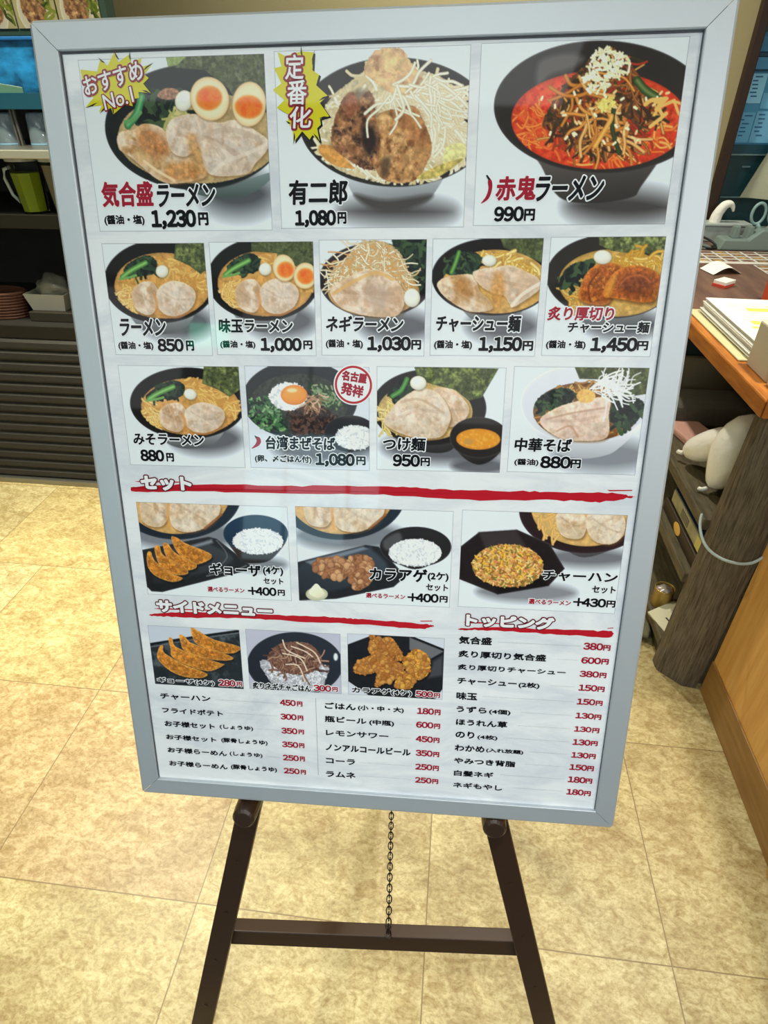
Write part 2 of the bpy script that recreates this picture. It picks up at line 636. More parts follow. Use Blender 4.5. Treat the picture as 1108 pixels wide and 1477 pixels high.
def quail(A, x, y, rx, ry, rot=0):
    A.poly(ell(x + 2, y + 4, rx, ry, rot), (110, 92, 62), soft=2.5, a=0.6)
    A.poly(ell(x, y, rx, ry, rot), (238, 236, 226), rim=((196, 192, 172), 1.6, 0.8), lit=(0.3, 0.6, -0.09))


def halfegg(A, x, y, rx, ry, yx, yy, yrx, yry, rot=0):
    A.poly(ell(x + 3, y + 5, rx, ry, rot), (110, 76, 42), soft=3, a=0.6)
    A.poly(ell(x, y, rx, ry, rot), (240, 226, 192), rim=((206, 170, 112), 1.6, 0.8))
    A.poly(ell(yx, yy, yrx, yry, rot), (240, 128, 52), soft=2.2, blot=[((234, 96, 44), 5, 0.5, 0.8)], rim=((250, 176, 92), 2.0, 0.9))


def greens(A, pts, n=40, l=40, w_=16):
    A.poly(pts, LEAF, rough=0.9, tex=0.35, ts=2.5, blot=[((62, 84, 58), 2.5, 0.56, 0.7)])
    A.strands(pts, n, l, w_, [(30, 42, 38), (50, 70, 52), (70, 92, 62), (24, 32, 32)])


def rice(A, c, r, n=420, l=9, w_=4.5, cols=None, base=(222, 224, 228)):
    A.poly(ell(*c, *r), base, rough=0.8, rim=((168, 172, 178), 2.0, 0.6), lit=(0, 0.7, -0.08))
    A.grains(ell(c[0], c[1], r[0] * 0.97, r[1] * 0.95), n, l, w_, cols or [(250, 250, 250), (232, 234, 238), (206, 209, 214), (243, 243, 245)])


def ramen(A, f, egg=False):
    """the shop's bowl of ramen; f places its parts in the sketch units of the picture"""
    F = lambda pts: [f(*p) for p in pts]
    cx, cy = f(325, 180)
    ux, uy = f(425, 180)[0] - cx, f(325, 280)[1] - cy
    sc = ux / 100
    A.poly(F(ell(400, 330, 150, 62)), (84, 84, 90), soft=14, a=0.85)
    A.poly(F([(190, 285), (330, 330), (470, 290), (430, 352), (330, 372), (240, 352)]), (128, 130, 134), soft=1.5, lit=(0, 0.9, -0.35))
    bowl(A, (cx, cy), (245 * sc, 152 * uy / 100))
    A.poly(F(ell(335, 195, 208, 120)), BROTH, rough=0.4, tex=0.14, ts=6, blot=[((222, 168, 96), 5, 0.5, 0.7), ((178, 126, 66), 4, 0.6, 0.6)], rim=((170, 128, 76), 1.6, 0.7))
    A.mask(F(ell(335, 193, 214, 124)))
    A.strands(F([(140, 195), (200, 185), (230, 280), (190, 285), (150, 250)]), 42, 46 * sc, 9 * sc, [NOOD, (240, 212, 150)], edge=NOODLO)
    A.strands(F([(270, 85), (390, 95), (530, 190), (520, 240), (480, 190), (380, 150), (300, 120)]), 60, 52 * sc, 10 * sc, [NOOD, (222, 180, 108), (206, 152, 84)], ang=(25, 25), edge=NOODLO)
    A.mask()
    greens(A, F([(165, 140), (205, 105), (270, 85), (310, 108), (300, 150), (250, 160), (200, 165)]), 26, 34 * sc, 11 * sc)
    A.line(F([(160, 165), (200, 140), (262, 112)]), 21 * sc, (104, 160, 84), hi=(150, 196, 120), edge=(66, 110, 56))
    A.line(F([(150, 172), (190, 166), (220, 158)]), 10 * sc, (120, 168, 98))
    nori(A, F([(392, 18), (560, 18), (560, 110), (500, 152), (452, 122), (384, 96)]))
    pork(A, F([(205, 215), (240, 185), (290, 182), (318, 220), (312, 270), (285, 302), (235, 292), (208, 262)]), (206, 174, 144))
    pork(A, F([(315, 208), (370, 178), (430, 185), (472, 210), (478, 245), (450, 285), (390, 307), (340, 297), (310, 262)]), (214, 194, 176), 0.35)
    A.line(F([(300, 230), (312, 262), (306, 296)]), 12 * sc, (214, 150, 82), a=0.7)
    A.line(F([(330, 303), (400, 310), (462, 285)]), 9 * sc, (186, 128, 70), a=0.8)
    x, y = f(333, 143)
    quail(A, x, y, 27 * sc, 23 * uy / 100, 20)


PICS = []


def pic(rect, quad, bgc=(222, 228, 236)):
    A = Art(rect, quad, bgc)
    PICS.append(A)
    return A


# --- top row
A = pic((41.1, 31.4, 221.1, 179.8), [(45, 103), (1037, 60), (1083, 1000), (165, 1017)])
A.poly(ell(900, 810, 190, 110), (70, 72, 78), soft=22, a=0.9)
A.poly([(540, 740), (760, 790), (1080, 690), (1040, 760), (930, 820), (780, 830), (640, 800)], (98, 112, 112), lit=(0, 0.9, -0.3))
nori(A, [(515, 80), (640, 62), (1100, 40), (1100, 480), (900, 330), (700, 200), (530, 150)], (120, 126, 96))
A.poly([(515, 85), (625, 75), (630, 120), (530, 145)], (150, 166, 104), smooth=False, tex=0.2, ts=2)
bowl(A, (668, 455), (478, 335), (28, 34, 36))
nori(A, [(640, 62), (1100, 40), (1100, 500), (980, 470), (850, 250), (720, 150), (560, 140)], (118, 124, 96))
A.poly(ell(690, 510, 430, 245), (186, 160, 116), tex=0.2, ts=5, rough=0.5)
greens(A, [(350, 440), (370, 310), (450, 250), (560, 300), (620, 370), (540, 430), (430, 450)], 60, 70, 26)
A.line([(312, 448), (360, 385), (385, 295)], 40, (78, 150, 98), hi=(120, 186, 130), edge=(52, 104, 70))
A.line([(300, 430), (340, 420), (380, 380)], 18, (104, 160, 104))
A.poly([(470, 285), (510, 250), (575, 255), (585, 290), (540, 310), (490, 305)], (166, 124, 100), tex=0.4, ts=2)
A.strands([(540, 350), (640, 350), (640, 420), (520, 430)], 30, 60, 14, [(206, 196, 140), (180, 176, 110)])
pork(A, [(255, 520), (275, 485), (345, 470), (395, 440), (470, 450), (530, 500), (570, 590), (700, 640), (725, 720), (560, 758), (470, 735), (400, 680), (330, 620), (270, 580)], (212, 178, 132), 0.9)
A.poly([(380, 470), (450, 470), (520, 520), (540, 590), (450, 620), (370, 560)], (186, 122, 70), soft=7, a=0.75, tex=0.4, ts=3)
A.poly([(540, 650), (660, 640), (720, 710), (560, 750), (500, 720)], (196, 134, 72), soft=6, a=0.7, tex=0.4, ts=3)
pork(A, [(515, 470), (545, 415), (620, 388), (700, 390), (790, 430), (880, 415), (960, 450), (1060, 520), (1056, 570), (990, 650), (950, 700), (840, 715), (770, 712), (725, 680), (690, 560), (630, 610), (560, 600), (525, 540)], (214, 198, 184), 0.25)
A.poly([(630, 500), (680, 500), (700, 600), (735, 710), (690, 690), (640, 600)], (196, 150, 98), soft=5, a=0.8, tex=0.3, ts=3)
A.line([(690, 520), (770, 480), (880, 470), (1000, 510)], 26, (196, 172, 152), a=0.5)
A.line([(760, 700), (830, 640), (930, 600), (1050, 545)], 18, (236, 222, 208), a=0.5)
A.line([(400, 640), (470, 690), (560, 740)], 14, (236, 214, 178), a=0.8)
quail(A, 610, 315, 46, 56, 15)
halfegg(A, 748, 303, 102, 118, 745, 300, 72, 66, -18)
halfegg(A, 958, 330, 90, 120, 957, 345, 76, 64, 4)

A = pic((230.4, 29.8, 410.1, 178.4), [(17, 92), (1067, 50), (1033, 1022), (62, 1037)])
A.poly(ell(680, 940, 300, 55), (66, 62, 64), soft=20, a=0.95)
bowl(A, (668, 465), (515, 345), (48, 44, 44), foot=[(400, 745), (640, 812), (930, 745), (870, 850), (790, 905), (560, 918), (450, 862)], footc=(168, 172, 178))
A.poly([(450, 850), (620, 880), (860, 850), (800, 905), (680, 940), (540, 925)], (78, 74, 74), soft=5)
veg = [(258, 540), (270, 430), (330, 330), (400, 270), (490, 200), (560, 150), (740, 150), (800, 190), (920, 230), (1000, 330), (1035, 480), (1045, 640), (980, 705), (800, 775), (560, 775), (380, 730), (255, 625)]
A.poly(veg, (206, 190, 156), rough=0.8, tex=0.2, ts=3)
A.mask([(150, 440), (330, 240), (520, 60), (740, 60), (1000, 200), (1180, 440), (1100, 640), (900, 770), (668, 800), (430, 745), (250, 645)])
A.strands(veg, 420, 110, 15, [(236, 230, 212), (226, 214, 184), (244, 240, 228), (214, 196, 156)], edge=(208, 192, 152))
A.strands([(560, 300), (860, 220), (1000, 340), (1030, 500), (880, 560), (720, 420)], 170, 170, 16, [(240, 236, 222), (228, 216, 186)], ang=(35, 30), edge=(204, 186, 146))
A.poly([(495, 190), (535, 110), (580, 78), (690, 72), (750, 150), (812, 235), (800, 290), (700, 325), (640, 312), (590, 275), (520, 225)], (214, 176, 136), rough=1.2, tex=0.2, ts=5, blot=[((236, 206, 150), 8, 0.48, 0.8), ((170, 124, 96), 6, 0.60, 0.7)], rim=((216, 180, 140), 1.5, 0.5))
A.poly([(262, 590), (340, 600), (420, 680), (445, 715), (340, 695), (270, 640)], (216, 158, 88), tex=0.25, ts=3)
A.poly([(x + 8, y + 10) for x, y in [(325, 545), (395, 330), (520, 300), (592, 560), (580, 705), (335, 600)]], (60, 40, 30), soft=5, a=0.5)
A.poly([(325, 545), (345, 440), (395, 330), (440, 308), (462, 350), (520, 300), (552, 340), (565, 470), (592, 560), (580, 705), (500, 715), (400, 655), (335, 600)], (146, 102, 72), rough=1.4, tex=0.4, ts=4, blot=[((58, 42, 40), 7, 0.55, 0.9), ((204, 156, 110), 5, 0.58, 0.8)], rim=((150, 98, 66), 1.2, 0.6))
A.poly([(395, 340), (440, 312), (465, 370), (440, 440), (400, 430)], (158, 100, 74), soft=4, tex=0.3)
A.poly([(485, 500), (545, 490), (570, 560), (540, 640), (500, 620)], (42, 32, 34), soft=6, a=0.9)
A.poly([(590, 570), (565, 440), (640, 400), (760, 378), (822, 470), (862, 590), (832, 690), (770, 775), (640, 785), (565, 720)], (190, 144, 96), rough=1.0, tex=0.3, ts=4.5, blot=[((122, 76, 50), 6, 0.57, 0.8), ((226, 186, 132), 7, 0.55, 0.85)], rim=((140, 92, 58), 1.2, 0.5))
A.poly([(680, 420), (780, 400), (820, 500), (840, 600), (740, 560)], (160, 100, 62), soft=8, a=0.5, tex=0.4)
A.poly([(590, 720), (600, 660), (640, 660), (630, 740), (600, 760)], (92, 74, 54), soft=4, a=0.85)
A.strands([(600, 280), (880, 200), (900, 330), (640, 370)], 26, 220, 16, [(240, 236, 222)], ang=(30, 25), edge=(190, 170, 130))
A.poly([(935, 600), (1030, 575), (1035, 650), (930, 705)], (228, 220, 158), tex=0.2)
A.poly([(780, 762), (880, 700), (1030, 655), (930, 735), (860, 765)], (196, 178, 104), tex=0.35, ts=3)

A.mask()
A = pic((419.1, 29.1, 598.0, 177.2), [(48, 80), (1090, 40), (970, 977), (10, 993)])
A.poly(ell(760, 890, 280, 80), (64, 60, 60), soft=20, a=0.95)
bowl(A, (650, 395), (538, 332), (50, 45, 43), foot=[(300, 660), (480, 735), (640, 748), (800, 732), (960, 660), (850, 790), (800, 845), (600, 875), (440, 845), (350, 740)], footc=(78, 72, 70))
A.poly([(340, 170), (480, 128), (562, 150), (520, 195), (400, 235), (330, 290)], (128, 122, 122), soft=5, a=0.6)
A.poly(ell(640, 460, 440, 245), (212, 66, 38), tex=0.16, ts=6, blot=[((234, 100, 56), 7, 0.52, 0.8), ((176, 40, 26), 5, 0.6, 0.7)], rim=((186, 60, 36), 2, 0.7))
A.mask(ell(640, 460, 436, 243))
A.strands([(230, 420), (330, 340), (420, 330), (380, 520), (280, 600)], 34, 80, 12, [(240, 150, 76), (226, 120, 60)], edge=(198, 76, 36))
A.strands([(290, 590), (500, 560), (860, 560), (1040, 440), (1020, 560), (820, 660), (620, 695), (400, 660)], 56, 100, 12, [(238, 140, 60), (232, 120, 56), (246, 188, 100)], ang=(-8, 22), edge=(200, 70, 34))
A.mask()
mound = [(355, 495), (400, 380), (470, 280), (560, 190), (620, 120), (700, 98), (780, 150), (850, 270), (930, 380), (905, 480), (800, 590), (740, 612), (600, 602), (520, 612), (440, 525)]
A.poly(mound, (112, 74, 46), rough=1.0, tex=0.5, ts=3, blot=[((66, 52, 38), 4, 0.55, 0.8)])
A.mask(ell(640, 400, 440, 306))
A.strands(mound, 330, 100, 13, [(176, 116, 60), (84, 66, 44), (58, 58, 40), (152, 84, 44), (226, 172, 96), (186, 60, 36), (70, 46, 34)], ang=(70, 45), edge=(84, 50, 30))
A.strands([(470, 330), (560, 200), (700, 250), (830, 480), (700, 560), (560, 560)], 30, 190, 16, [(228, 160, 80), (214, 140, 62), (238, 190, 120)], ang=(95, 40), edge=(140, 84, 40))
A.mask()
A.line([(828, 262), (870, 310), (935, 352)], 40, (78, 98, 52), hi=(120, 140, 84), edge=(48, 62, 36))
A.line([(712, 400), (705, 500), (740, 622)], 24, (66, 78, 44), edge=(40, 48, 32))
A.line([(620, 590), (690, 470), (700, 440)], 24, (222, 160, 72), hi=(240, 196, 120))
A.grains([(600, 150), (640, 100), (690, 96), (782, 150), (800, 215), (720, 260), (660, 330), (585, 320), (560, 250)], 190, 18, 10, [(240, 236, 206), (226, 222, 180), (248, 246, 226)])
A.grains([(640, 370), (710, 345), (715, 390), (650, 410)], 26, 20, 13, [(240, 226, 140), (228, 206, 110)])
A.grains([(300, 320), (1000, 300), (960, 560), (420, 600)], 40, 14, 12, [(250, 236, 200), (240, 206, 150)])
A.strands([(930, 350), (1020, 330), (1040, 420), (960, 440)], 8, 90, 17, [(246, 190, 110)])

# --- second row
QUADS = [[(22, 58), (532, 52), (580, 615), (95, 615)], [(557, 52), (1080, 43), (1095, 615), (603, 615)]]
A = pic((41.1, 191.0, 149.6, 301.9), QUADS[0])
ramen(A, lambda x, y: (325 + (x - 333) * 1.15, 195 + (y - 143) * 1.37))
A = pic((154.7, 190.2, 261.8, 300.8), QUADS[1])
ramen(A, lambda x, y: (840 + (x - 333) * 1.15, 185 + (y - 143) * 1.37))
nori(A, [(770, 40), (1095, 38), (1095, 160), (1020, 145), (900, 105), (770, 95)], (96, 106, 70))
halfegg(A, 934, 178, 56, 68, 942, 187, 44, 42, -12)
halfegg(A, 1040, 216, 58, 66, 1042, 218, 44, 42, 8)
A = pic((267.7, 188.8, 374.9, 300.1), [(33, 38), (540, 30), (528, 582), (47, 580)])
A.poly(ell(400, 440, 170, 70), (84, 84, 90), soft=14, a=0.85)
bowl(A, (300, 225), (266, 176), (52, 40, 44), foot=[(170, 370), (300, 400), (450, 360), (400, 430), (300, 445), (220, 430)])
greens(A, [(380, 30), (560, 30), (545, 270), (450, 250), (430, 140)], 50, 50, 16)
A.poly(ell(290, 280, 215, 115), (190, 150, 98), tex=0.2, ts=4)
sp = [(80, 235), (100, 170), (160, 120), (220, 52), (320, 40), (410, 90), (450, 180), (440, 270), (330, 200), (200, 190), (110, 260)]
A.poly(sp, (196, 172, 134), rough=1.0, tex=0.3, ts=2)
A.strands(sp, 260, 90, 7, [(236, 226, 200), (246, 240, 224), (214, 190, 146), (222, 170, 110)], edge=(170, 140, 96))
pork(A, [(85, 275), (150, 225), (240, 180), (330, 182), (400, 230), (432, 285), (430, 350), (395, 392), (310, 398), (220, 385), (130, 350)], (208, 176, 148), 0.35)
A.line([(100, 290), (200, 230), (300, 190), (380, 220)], 16, (222, 178, 110), a=0.7)
A.poly([(250, 250), (340, 240), (370, 300), (330, 360), (270, 330)], (190, 168, 154), soft=9, a=0.6)
quail(A, 470, 306, 38, 44)
A = pic((380.7, 188.4, 487.3, 299.1), [(567, 32), (1090, 25), (1048, 583), (555, 580)])
A.poly(ell(900, 440, 170, 70), (84, 84, 90), soft=14, a=0.85)
bowl(A, (850, 210), (288, 182), foot=[(700, 370), (850, 395), (1000, 350), (950, 420), (850, 440), (770, 425)])
nori(A, [(880, 20), (1110, 20), (1100, 150), (1000, 110), (900, 72)], (104, 116, 74))
A.poly(ell(865, 232, 248, 150), (196, 154, 86), tex=0.2, ts=4, blot=[((220, 180, 110), 5, 0.5, 0.6)])
A.strands([(760, 90), (900, 85), (1060, 150), (1070, 210), (930, 160)], 46, 60, 15, [(234, 206, 110), (220, 180, 86), (240, 220, 150)], edge=(176, 126, 56))
greens(A, [(620, 190), (650, 120), (720, 90), (790, 110), (780, 180), (700, 205)], 36, 40, 14)
A.line([(655, 190), (672, 150), (690, 95)], 22, (86, 140, 66), hi=(130, 176, 100), edge=(56, 100, 50))
pork(A, [(588, 245), (620, 215), (690, 200), (765, 205), (785, 270), (835, 320), (845, 362), (745, 375), (650, 325), (605, 285)], (204, 168, 124), 0.8)
A.poly([(680, 220), (740, 225), (770, 290), (720, 310), (670, 270)], (178, 122, 66), soft=6, a=0.6, tex=0.3)
pork(A, [(755, 195), (800, 170), (860, 165), (935, 155), (1010, 185), (1065, 215), (1072, 265), (985, 330), (940, 350), (905, 300), (860, 290), (795, 255)], (214, 186, 160), 0.4)
A.poly([(860, 200), (900, 200), (900, 340), (850, 350), (840, 270)], (206, 150, 82), soft=6, a=0.7, tex=0.3)
A.line([(940, 345), (990, 290), (1070, 240)], 16, (238, 222, 206), a=0.9)
quail(A, 832, 133, 34, 27)
A = pic((493.9, 187.6, 600.9, 298.2), [(135, 70), (1055, 55), (935, 1020), (63, 1017)])
A.poly(ell(720, 760, 300, 110), (70, 70, 76), soft=14, a=0.9)
bowl(A, (620, 380), (522, 335), (46, 42, 40), foot=[(320, 650), (620, 715), (900, 650), (800, 780), (600, 800), (420, 770)])
A.poly(ell(650, 430, 452, 270), (196, 156, 78), tex=0.2, ts=4, blot=[((214, 178, 104), 4, 0.5, 0.7)], rim=((150, 116, 60), 1.2, 0.6))
nori(A, [(515, 60), (1080, 40), (1050, 260), (900, 190), (750, 190), (620, 175), (520, 130)], (168, 178, 110))
A.strands([(640, 210), (820, 200), (1010, 250), (1000, 310), (800, 260), (650, 270)], 44, 130, 24, [(226, 184, 84), (214, 166, 66), (236, 206, 120)], ang=(8, 18), edge=(166, 116, 44))
A.strands([(215, 500), (370, 460), (400, 590), (280, 590)], 26, 90, 26, [(224, 178, 84), (214, 186, 110)], edge=(150, 100, 44))
greens(A, [(215, 385), (290, 290), (420, 255), (490, 270), (450, 340), (370, 400), (290, 465), (225, 430)], 50, 80, 30)
for pts in ([(365, 560), (375, 450), (440, 330), (560, 272), (690, 290), (720, 360), (650, 440), (600, 590), (480, 605)], [(555, 530), (595, 410), (670, 325), (800, 288), (920, 310), (1012, 372), (1010, 455), (965, 565), (860, 585), (730, 565), (620, 550)]):
    A.poly([(x + 8, y + 16) for x, y in pts], (80, 44, 20), soft=4, a=0.7)
    A.poly(pts, (178, 98, 44), rough=0.6, tex=0.4, ts=2.5, blot=[((96, 44, 26), 4, 0.53, 0.85), ((222, 146, 62), 4, 0.6, 0.8)], rim=((216, 138, 52), 1.6, 0.75), lit=(-0.5, -0.4, 0.12))
A.poly([(560, 520), (600, 420), (660, 350), (640, 450), (600, 540)], (226, 156, 66), soft=4, a=0.8)
A.poly([(690, 400), (800, 360), (920, 380), (950, 470), (860, 540), (720, 500)], (110, 56, 34), soft=7, a=0.65, tex=0.5, ts=2)
A.line([(700, 430), (760, 380), (860, 370), (930, 420)], 16, (196, 110, 56), a=0.7)
A.line([(450, 580), (440, 450), (520, 340)], 16, (110, 52, 26), a=0.7)
quail(A, 547, 226, 72, 56)

# --- third row
A = pic((41.8, 312.8, 176.9, 424.1), [(27, 23), (540, 22), (563, 450), (85, 440)])
ramen(A, lambda x, y: (x, y))
A = pic((183.2, 311.7, 317.8, 423.6), [(563, 25), (1088, 25), (1088, 462), (587, 452)], (214, 219, 228))
A.poly(ell(900, 360, 220, 70), (84, 84, 92), soft=14, a=0.8)
bowl(A, (795, 165), (242, 165), (50, 54, 58))
A.poly(ell(790, 185, 205, 130), (66, 70, 66), tex=0.3, ts=3)
A.grains([(580, 170), (680, 140), (700, 200), (740, 300), (640, 290), (590, 240)], 190, 14, 9, [(72, 112, 74), (104, 146, 98), (50, 80, 56), (140, 172, 126), (36, 54, 44)])
A.grains([(830, 100), (930, 110), (970, 190), (900, 215), (850, 160)], 110, 14, 8, [(80, 112, 76), (120, 146, 104), (54, 76, 56), (150, 160, 130)])
A.grains([(735, 205), (880, 190), (955, 230), (900, 300), (770, 315)], 330, 12, 10, [(60, 44, 40), (84, 60, 52), (44, 34, 34), (106, 78, 66)])
rice(A, (745, 152), (76, 58), 190, 13, 8)
A.poly(ell(771, 145, 56, 42), (240, 160, 84), rim=((214, 116, 52), 1.8, 0.7), lit=(-0.3, -0.6, 0.08))
A.poly(ell(762, 126, 22, 9), (254, 226, 186), soft=2, a=0.8)
A.strands([(820, 150), (880, 140), (880, 200), (830, 205)], 30, 40, 6, [(176, 140, 112), (140, 104, 80), (206, 178, 150)])
bowl(A, (1008, 306), (112, 78), (48, 48, 52))
rice(A, (1026, 322), (84, 52), 300, 11, 6)
A = pic((325.7, 310.7, 459.8, 421.9), [(35, 25), (530, 25), (503, 425), (37, 417)])
A.poly(ell(300, 330, 240, 60), (84, 84, 90), soft=14, a=0.85)
bowl(A, (235, 180), (218, 146), (40, 38, 38), foot=[(110, 280), (240, 318), (360, 285), (320, 340), (230, 350), (150, 335)], footc=(70, 68, 68))
A.poly(ell(220, 195, 180, 110), (196, 168, 110), tex=0.2, ts=3)
A.strands([(45, 200), (80, 150), (140, 150), (90, 250), (55, 240)], 44, 50, 8, [(226, 206, 136), (236, 218, 160)], edge=(176, 146, 76))
nori(A, [(178, 25), (500, 28), (435, 140), (385, 152), (335, 112), (250, 92), (190, 70)], (150, 164, 92))
greens(A, [(80, 130), (130, 80), (180, 90), (170, 140), (110, 155)], 20, 30, 12)
A.line([(95, 138), (128, 115), (150, 72)], 18, (70, 128, 62), hi=(112, 168, 92))
pork(A, [(250, 112), (320, 108), (370, 150), (388, 190), (362, 232), (310, 252), (300, 190)], (206, 176, 146), 0.35)
pork(A, [(62, 235), (90, 190), (125, 150), (200, 108), (270, 125), (312, 190), (312, 240), (275, 292), (180, 294), (105, 270)], (216, 196, 174), 0.3)
A.line([(130, 160), (200, 150), (290, 200)], 10, (190, 158, 128), a=0.5)
quail(A, 193, 87, 31, 27)
A.poly(ell(430, 400, 110, 30), (80, 80, 86), soft=8, a=0.8)
bowl(A, (425, 292), (112, 78), (48, 44, 42), foot=[(322, 310), (425, 370), (530, 310), (490, 375), (425, 395), (360, 375)], footc=(56, 52, 50))
A.poly(ell(422, 298, 84, 40), (222, 152, 56), blot=[((236, 184, 96), 3, 0.55, 0.6)], rim=((190, 116, 40), 1.2, 0.7))
A.poly(ell(385, 308, 18, 12), (200, 150, 80), rough=0.8)
A = pic((467.6, 309.0, 602.0, 420.5), [(557, 25), (1073, 25), (1020, 435), (533, 425)])
A.poly(ell(900, 360, 190, 60), (120, 122, 130), soft=16, a=0.8)
A.poly([(620, 230), (830, 310), (1040, 240), (960, 330), (900, 362), (800, 372), (700, 340)], (206, 208, 216), lit=(0, 0.9, -0.2))
A.poly(ell(825, 165, 242, 152), (216, 218, 226), rim=((240, 240, 246), 1.0, 0.8), lit=(0.2, 0.6, -0.06))
A.poly(ell(832, 195, 202, 112), (128, 88, 50), tex=0.25, ts=3, rim=((90, 58, 34), 1.4, 0.6))
nori(A, [(785, 22), (1075, 22), (1060, 125), (1000, 135), (930, 72), (805, 70)], (120, 124, 78))
A.mask(ell(832, 190, 206, 116))
A.strands([(690, 110), (800, 68), (930, 80), (1040, 130), (1030, 160), (880, 120)], 40, 60, 8, [(220, 184, 116), (190, 140, 76)], edge=(120, 80, 40))
A.strands([(640, 190), (700, 190), (690, 260), (900, 290), (990, 250), (960, 300), (720, 300)], 40, 60, 8, [(220, 186, 120), (196, 146, 84)], edge=(120, 80, 40))
A.mask()
greens(A, [(634, 172), (680, 122), (750, 105), (792, 130), (760, 168), (690, 190)], 40, 34, 12)
greens(A, [(905, 150), (960, 130), (1045, 150), (1045, 200), (1000, 252), (935, 240)], 40, 40, 14)
pork(A, [(655, 232), (720, 180), (820, 150), (918, 140), (918, 205), (910, 292), (800, 306), (715, 288)], (222, 196, 182), 0.2)
A.line([(680, 225), (780, 200), (900, 180)], 8, (186, 146, 122), a=0.6)
A.line([(720, 270), (770, 250), (800, 290)], 8, (190, 140, 110), a=0.6)
A.poly(ell(830, 135, 36, 26), (236, 186, 110), rough=1.0, tex=0.2)
A.strands([(830, 100), (900, 78), (985, 95), (980, 130), (880, 138)], 60, 80, 5, [(246, 246, 248), (228, 228, 232)], ang=(-20, 30))

# --- sets
def setramen(A, cx, dx=1):
    A.poly(ell(cx + 40 * dx, 300, 230, 60), (104, 108, 116), soft=12, a=0.8)
    bowl(A, (cx, 120), (275, 198), (40, 50, 62))
    A.poly(ell(cx, 112, 228, 182), (212, 172, 112), tex=0.16, ts=5, blot=[((196, 150, 90), 5, 0.55, 0.6)], rim=((180, 140, 86), 1.4, 0.6))
    pork(A, [(cx + x * dx, y) for x, y in ((-150, 150), (-110, 130), (-45, 150), (-30, 210), (-60, 262), (-120, 258), (-150, 220))], (214, 190, 160), 0.4)
    pork(A, [(cx + x * dx, y) for x, y in ((-25, 150), (60, 130), (160, 150), (185, 190), (150, 250), (70, 285), (0, 275), (-28, 230))], (222, 204, 180), 0.3)
    A.line([(cx - 32 * dx, 160), (cx - 35 * dx, 210), (cx - 30 * dx, 270)], 12, (220, 160, 88), a=0.7)
    A.line([(cx + 120 * dx, 270), (cx + 190 * dx, 210)], 10, (150, 94, 56), a=0.8)


def gyoza(A, pts, s=1.0):
    A.poly([(x + 6 * s, y + 9 * s) for x, y in pts], (30, 28, 28), soft=2.5, a=0.7)
    A.poly(pts, (206, 140, 58), rough=0.4, tex=0.3, ts=3, blot=[((140, 74, 30), 4, 0.5, 0.85), ((232, 180, 96), 4, 0.62, 0.7)], rim=((226, 176, 100), 1.2, 0.7), lit=(-0.2, -0.6, 0.08))


A = pic((42.7, 468.6, 222.8, 587.3), [(45, 160), (683, 175), (702, 572), (100, 547)])
setramen(A, 215)
A.poly(ell(560, 420, 120, 30), (110, 114, 122), soft=10, a=0.8)
A.poly([(72, 362), (350, 304), (385, 312), (530, 425), (500, 450), (160, 538), (115, 535), (95, 515)], (42, 43, 46), soft=1, smooth=False, tex=0.1, lit=(0.2, -0.5, 0.2), rim=((96, 98, 104), 0.8, 0.6))
A.poly([(120, 375), (340, 330), (360, 335), (450, 410), (160, 500), (120, 470)], (62, 66, 72), soft=4, a=0.8, lit=(0.3, -0.5, 0.3))
A.poly([(270, 345), (365, 315), (370, 330), (290, 352)], (150, 156, 164), soft=3, a=0.8, smooth=False)
A.line([(345, 470), (470, 440), (510, 425)], 6, (130, 134, 140), a=0.7)
A.line([(385, 320), (430, 390), (355, 460)], 6, (110, 114, 120), a=0.7)
gyoza(A, [(195, 310), (215, 308), (260, 335), (362, 378), (340, 410), (280, 420), (220, 370)])
gyoza(A, [(160, 340), (180, 335), (215, 375), (300, 420), (280, 445), (220, 440), (180, 400)])
gyoza(A, [(125, 355), (145, 345), (165, 385), (250, 430), (265, 460), (210, 465), (150, 430)])
gyoza(A, [(95, 378), (110, 370), (130, 410), (200, 460), (245, 480), (200, 495), (130, 470), (98, 430)])
bowl(A, (550, 290), (137, 80), (40, 62, 84), foot=[(425, 320), (550, 372), (680, 320), (620, 395), (550, 415), (490, 400)], footc=(62, 48, 46))
rice(A, (560, 322), (106, 55), 520, 11, 5)

A = pic((232.0, 467.4, 411.9, 586.4), [(715, 178), (1382.7, 193.3), (1366.6, 601.3), (735, 572)])
setramen(A, 905)
A.poly([(725, 412), (1010, 338), (1065, 345), (1180, 470), (1130, 515), (890, 565), (735, 572)], (42, 43, 47), soft=1, smooth=False, tex=0.1, rim=((96, 98, 104), 0.8, 0.6))
A.poly([(740, 420), (1000, 355), (1040, 360), (1100, 450), (880, 530), (740, 540)], (64, 72, 82), soft=5, a=0.85, lit=(0.3, -0.5, 0.3))
A.poly([(760, 410), (1000, 345), (1020, 355), (790, 425)], (140, 150, 164), soft=3, a=0.8, smooth=False)
for pts in ([(785, 425), (810, 400), (870, 390), (925, 395), (945, 440), (920, 485), (860, 480), (810, 460)], [(930, 425), (950, 385), (1000, 378), (1040, 400), (1048, 450), (1030, 500), (975, 530), (940, 480)]):
    A.poly(pts, (150, 104, 74), rough=1.2, tex=0.4, ts=2)
    A.lumps(pts, 46, 15, [(186, 140, 104), (166, 118, 84), (204, 160, 120)], (106, 66, 46))
A.poly(ell(808, 545, 46, 28), (206, 204, 180), rim=((150, 146, 120), 1.2, 0.6))
A.poly([(775, 540), (795, 508), (808, 502), (822, 515), (840, 545), (810, 560)], (240, 236, 208), lit=(0.4, 0.5, -0.1))
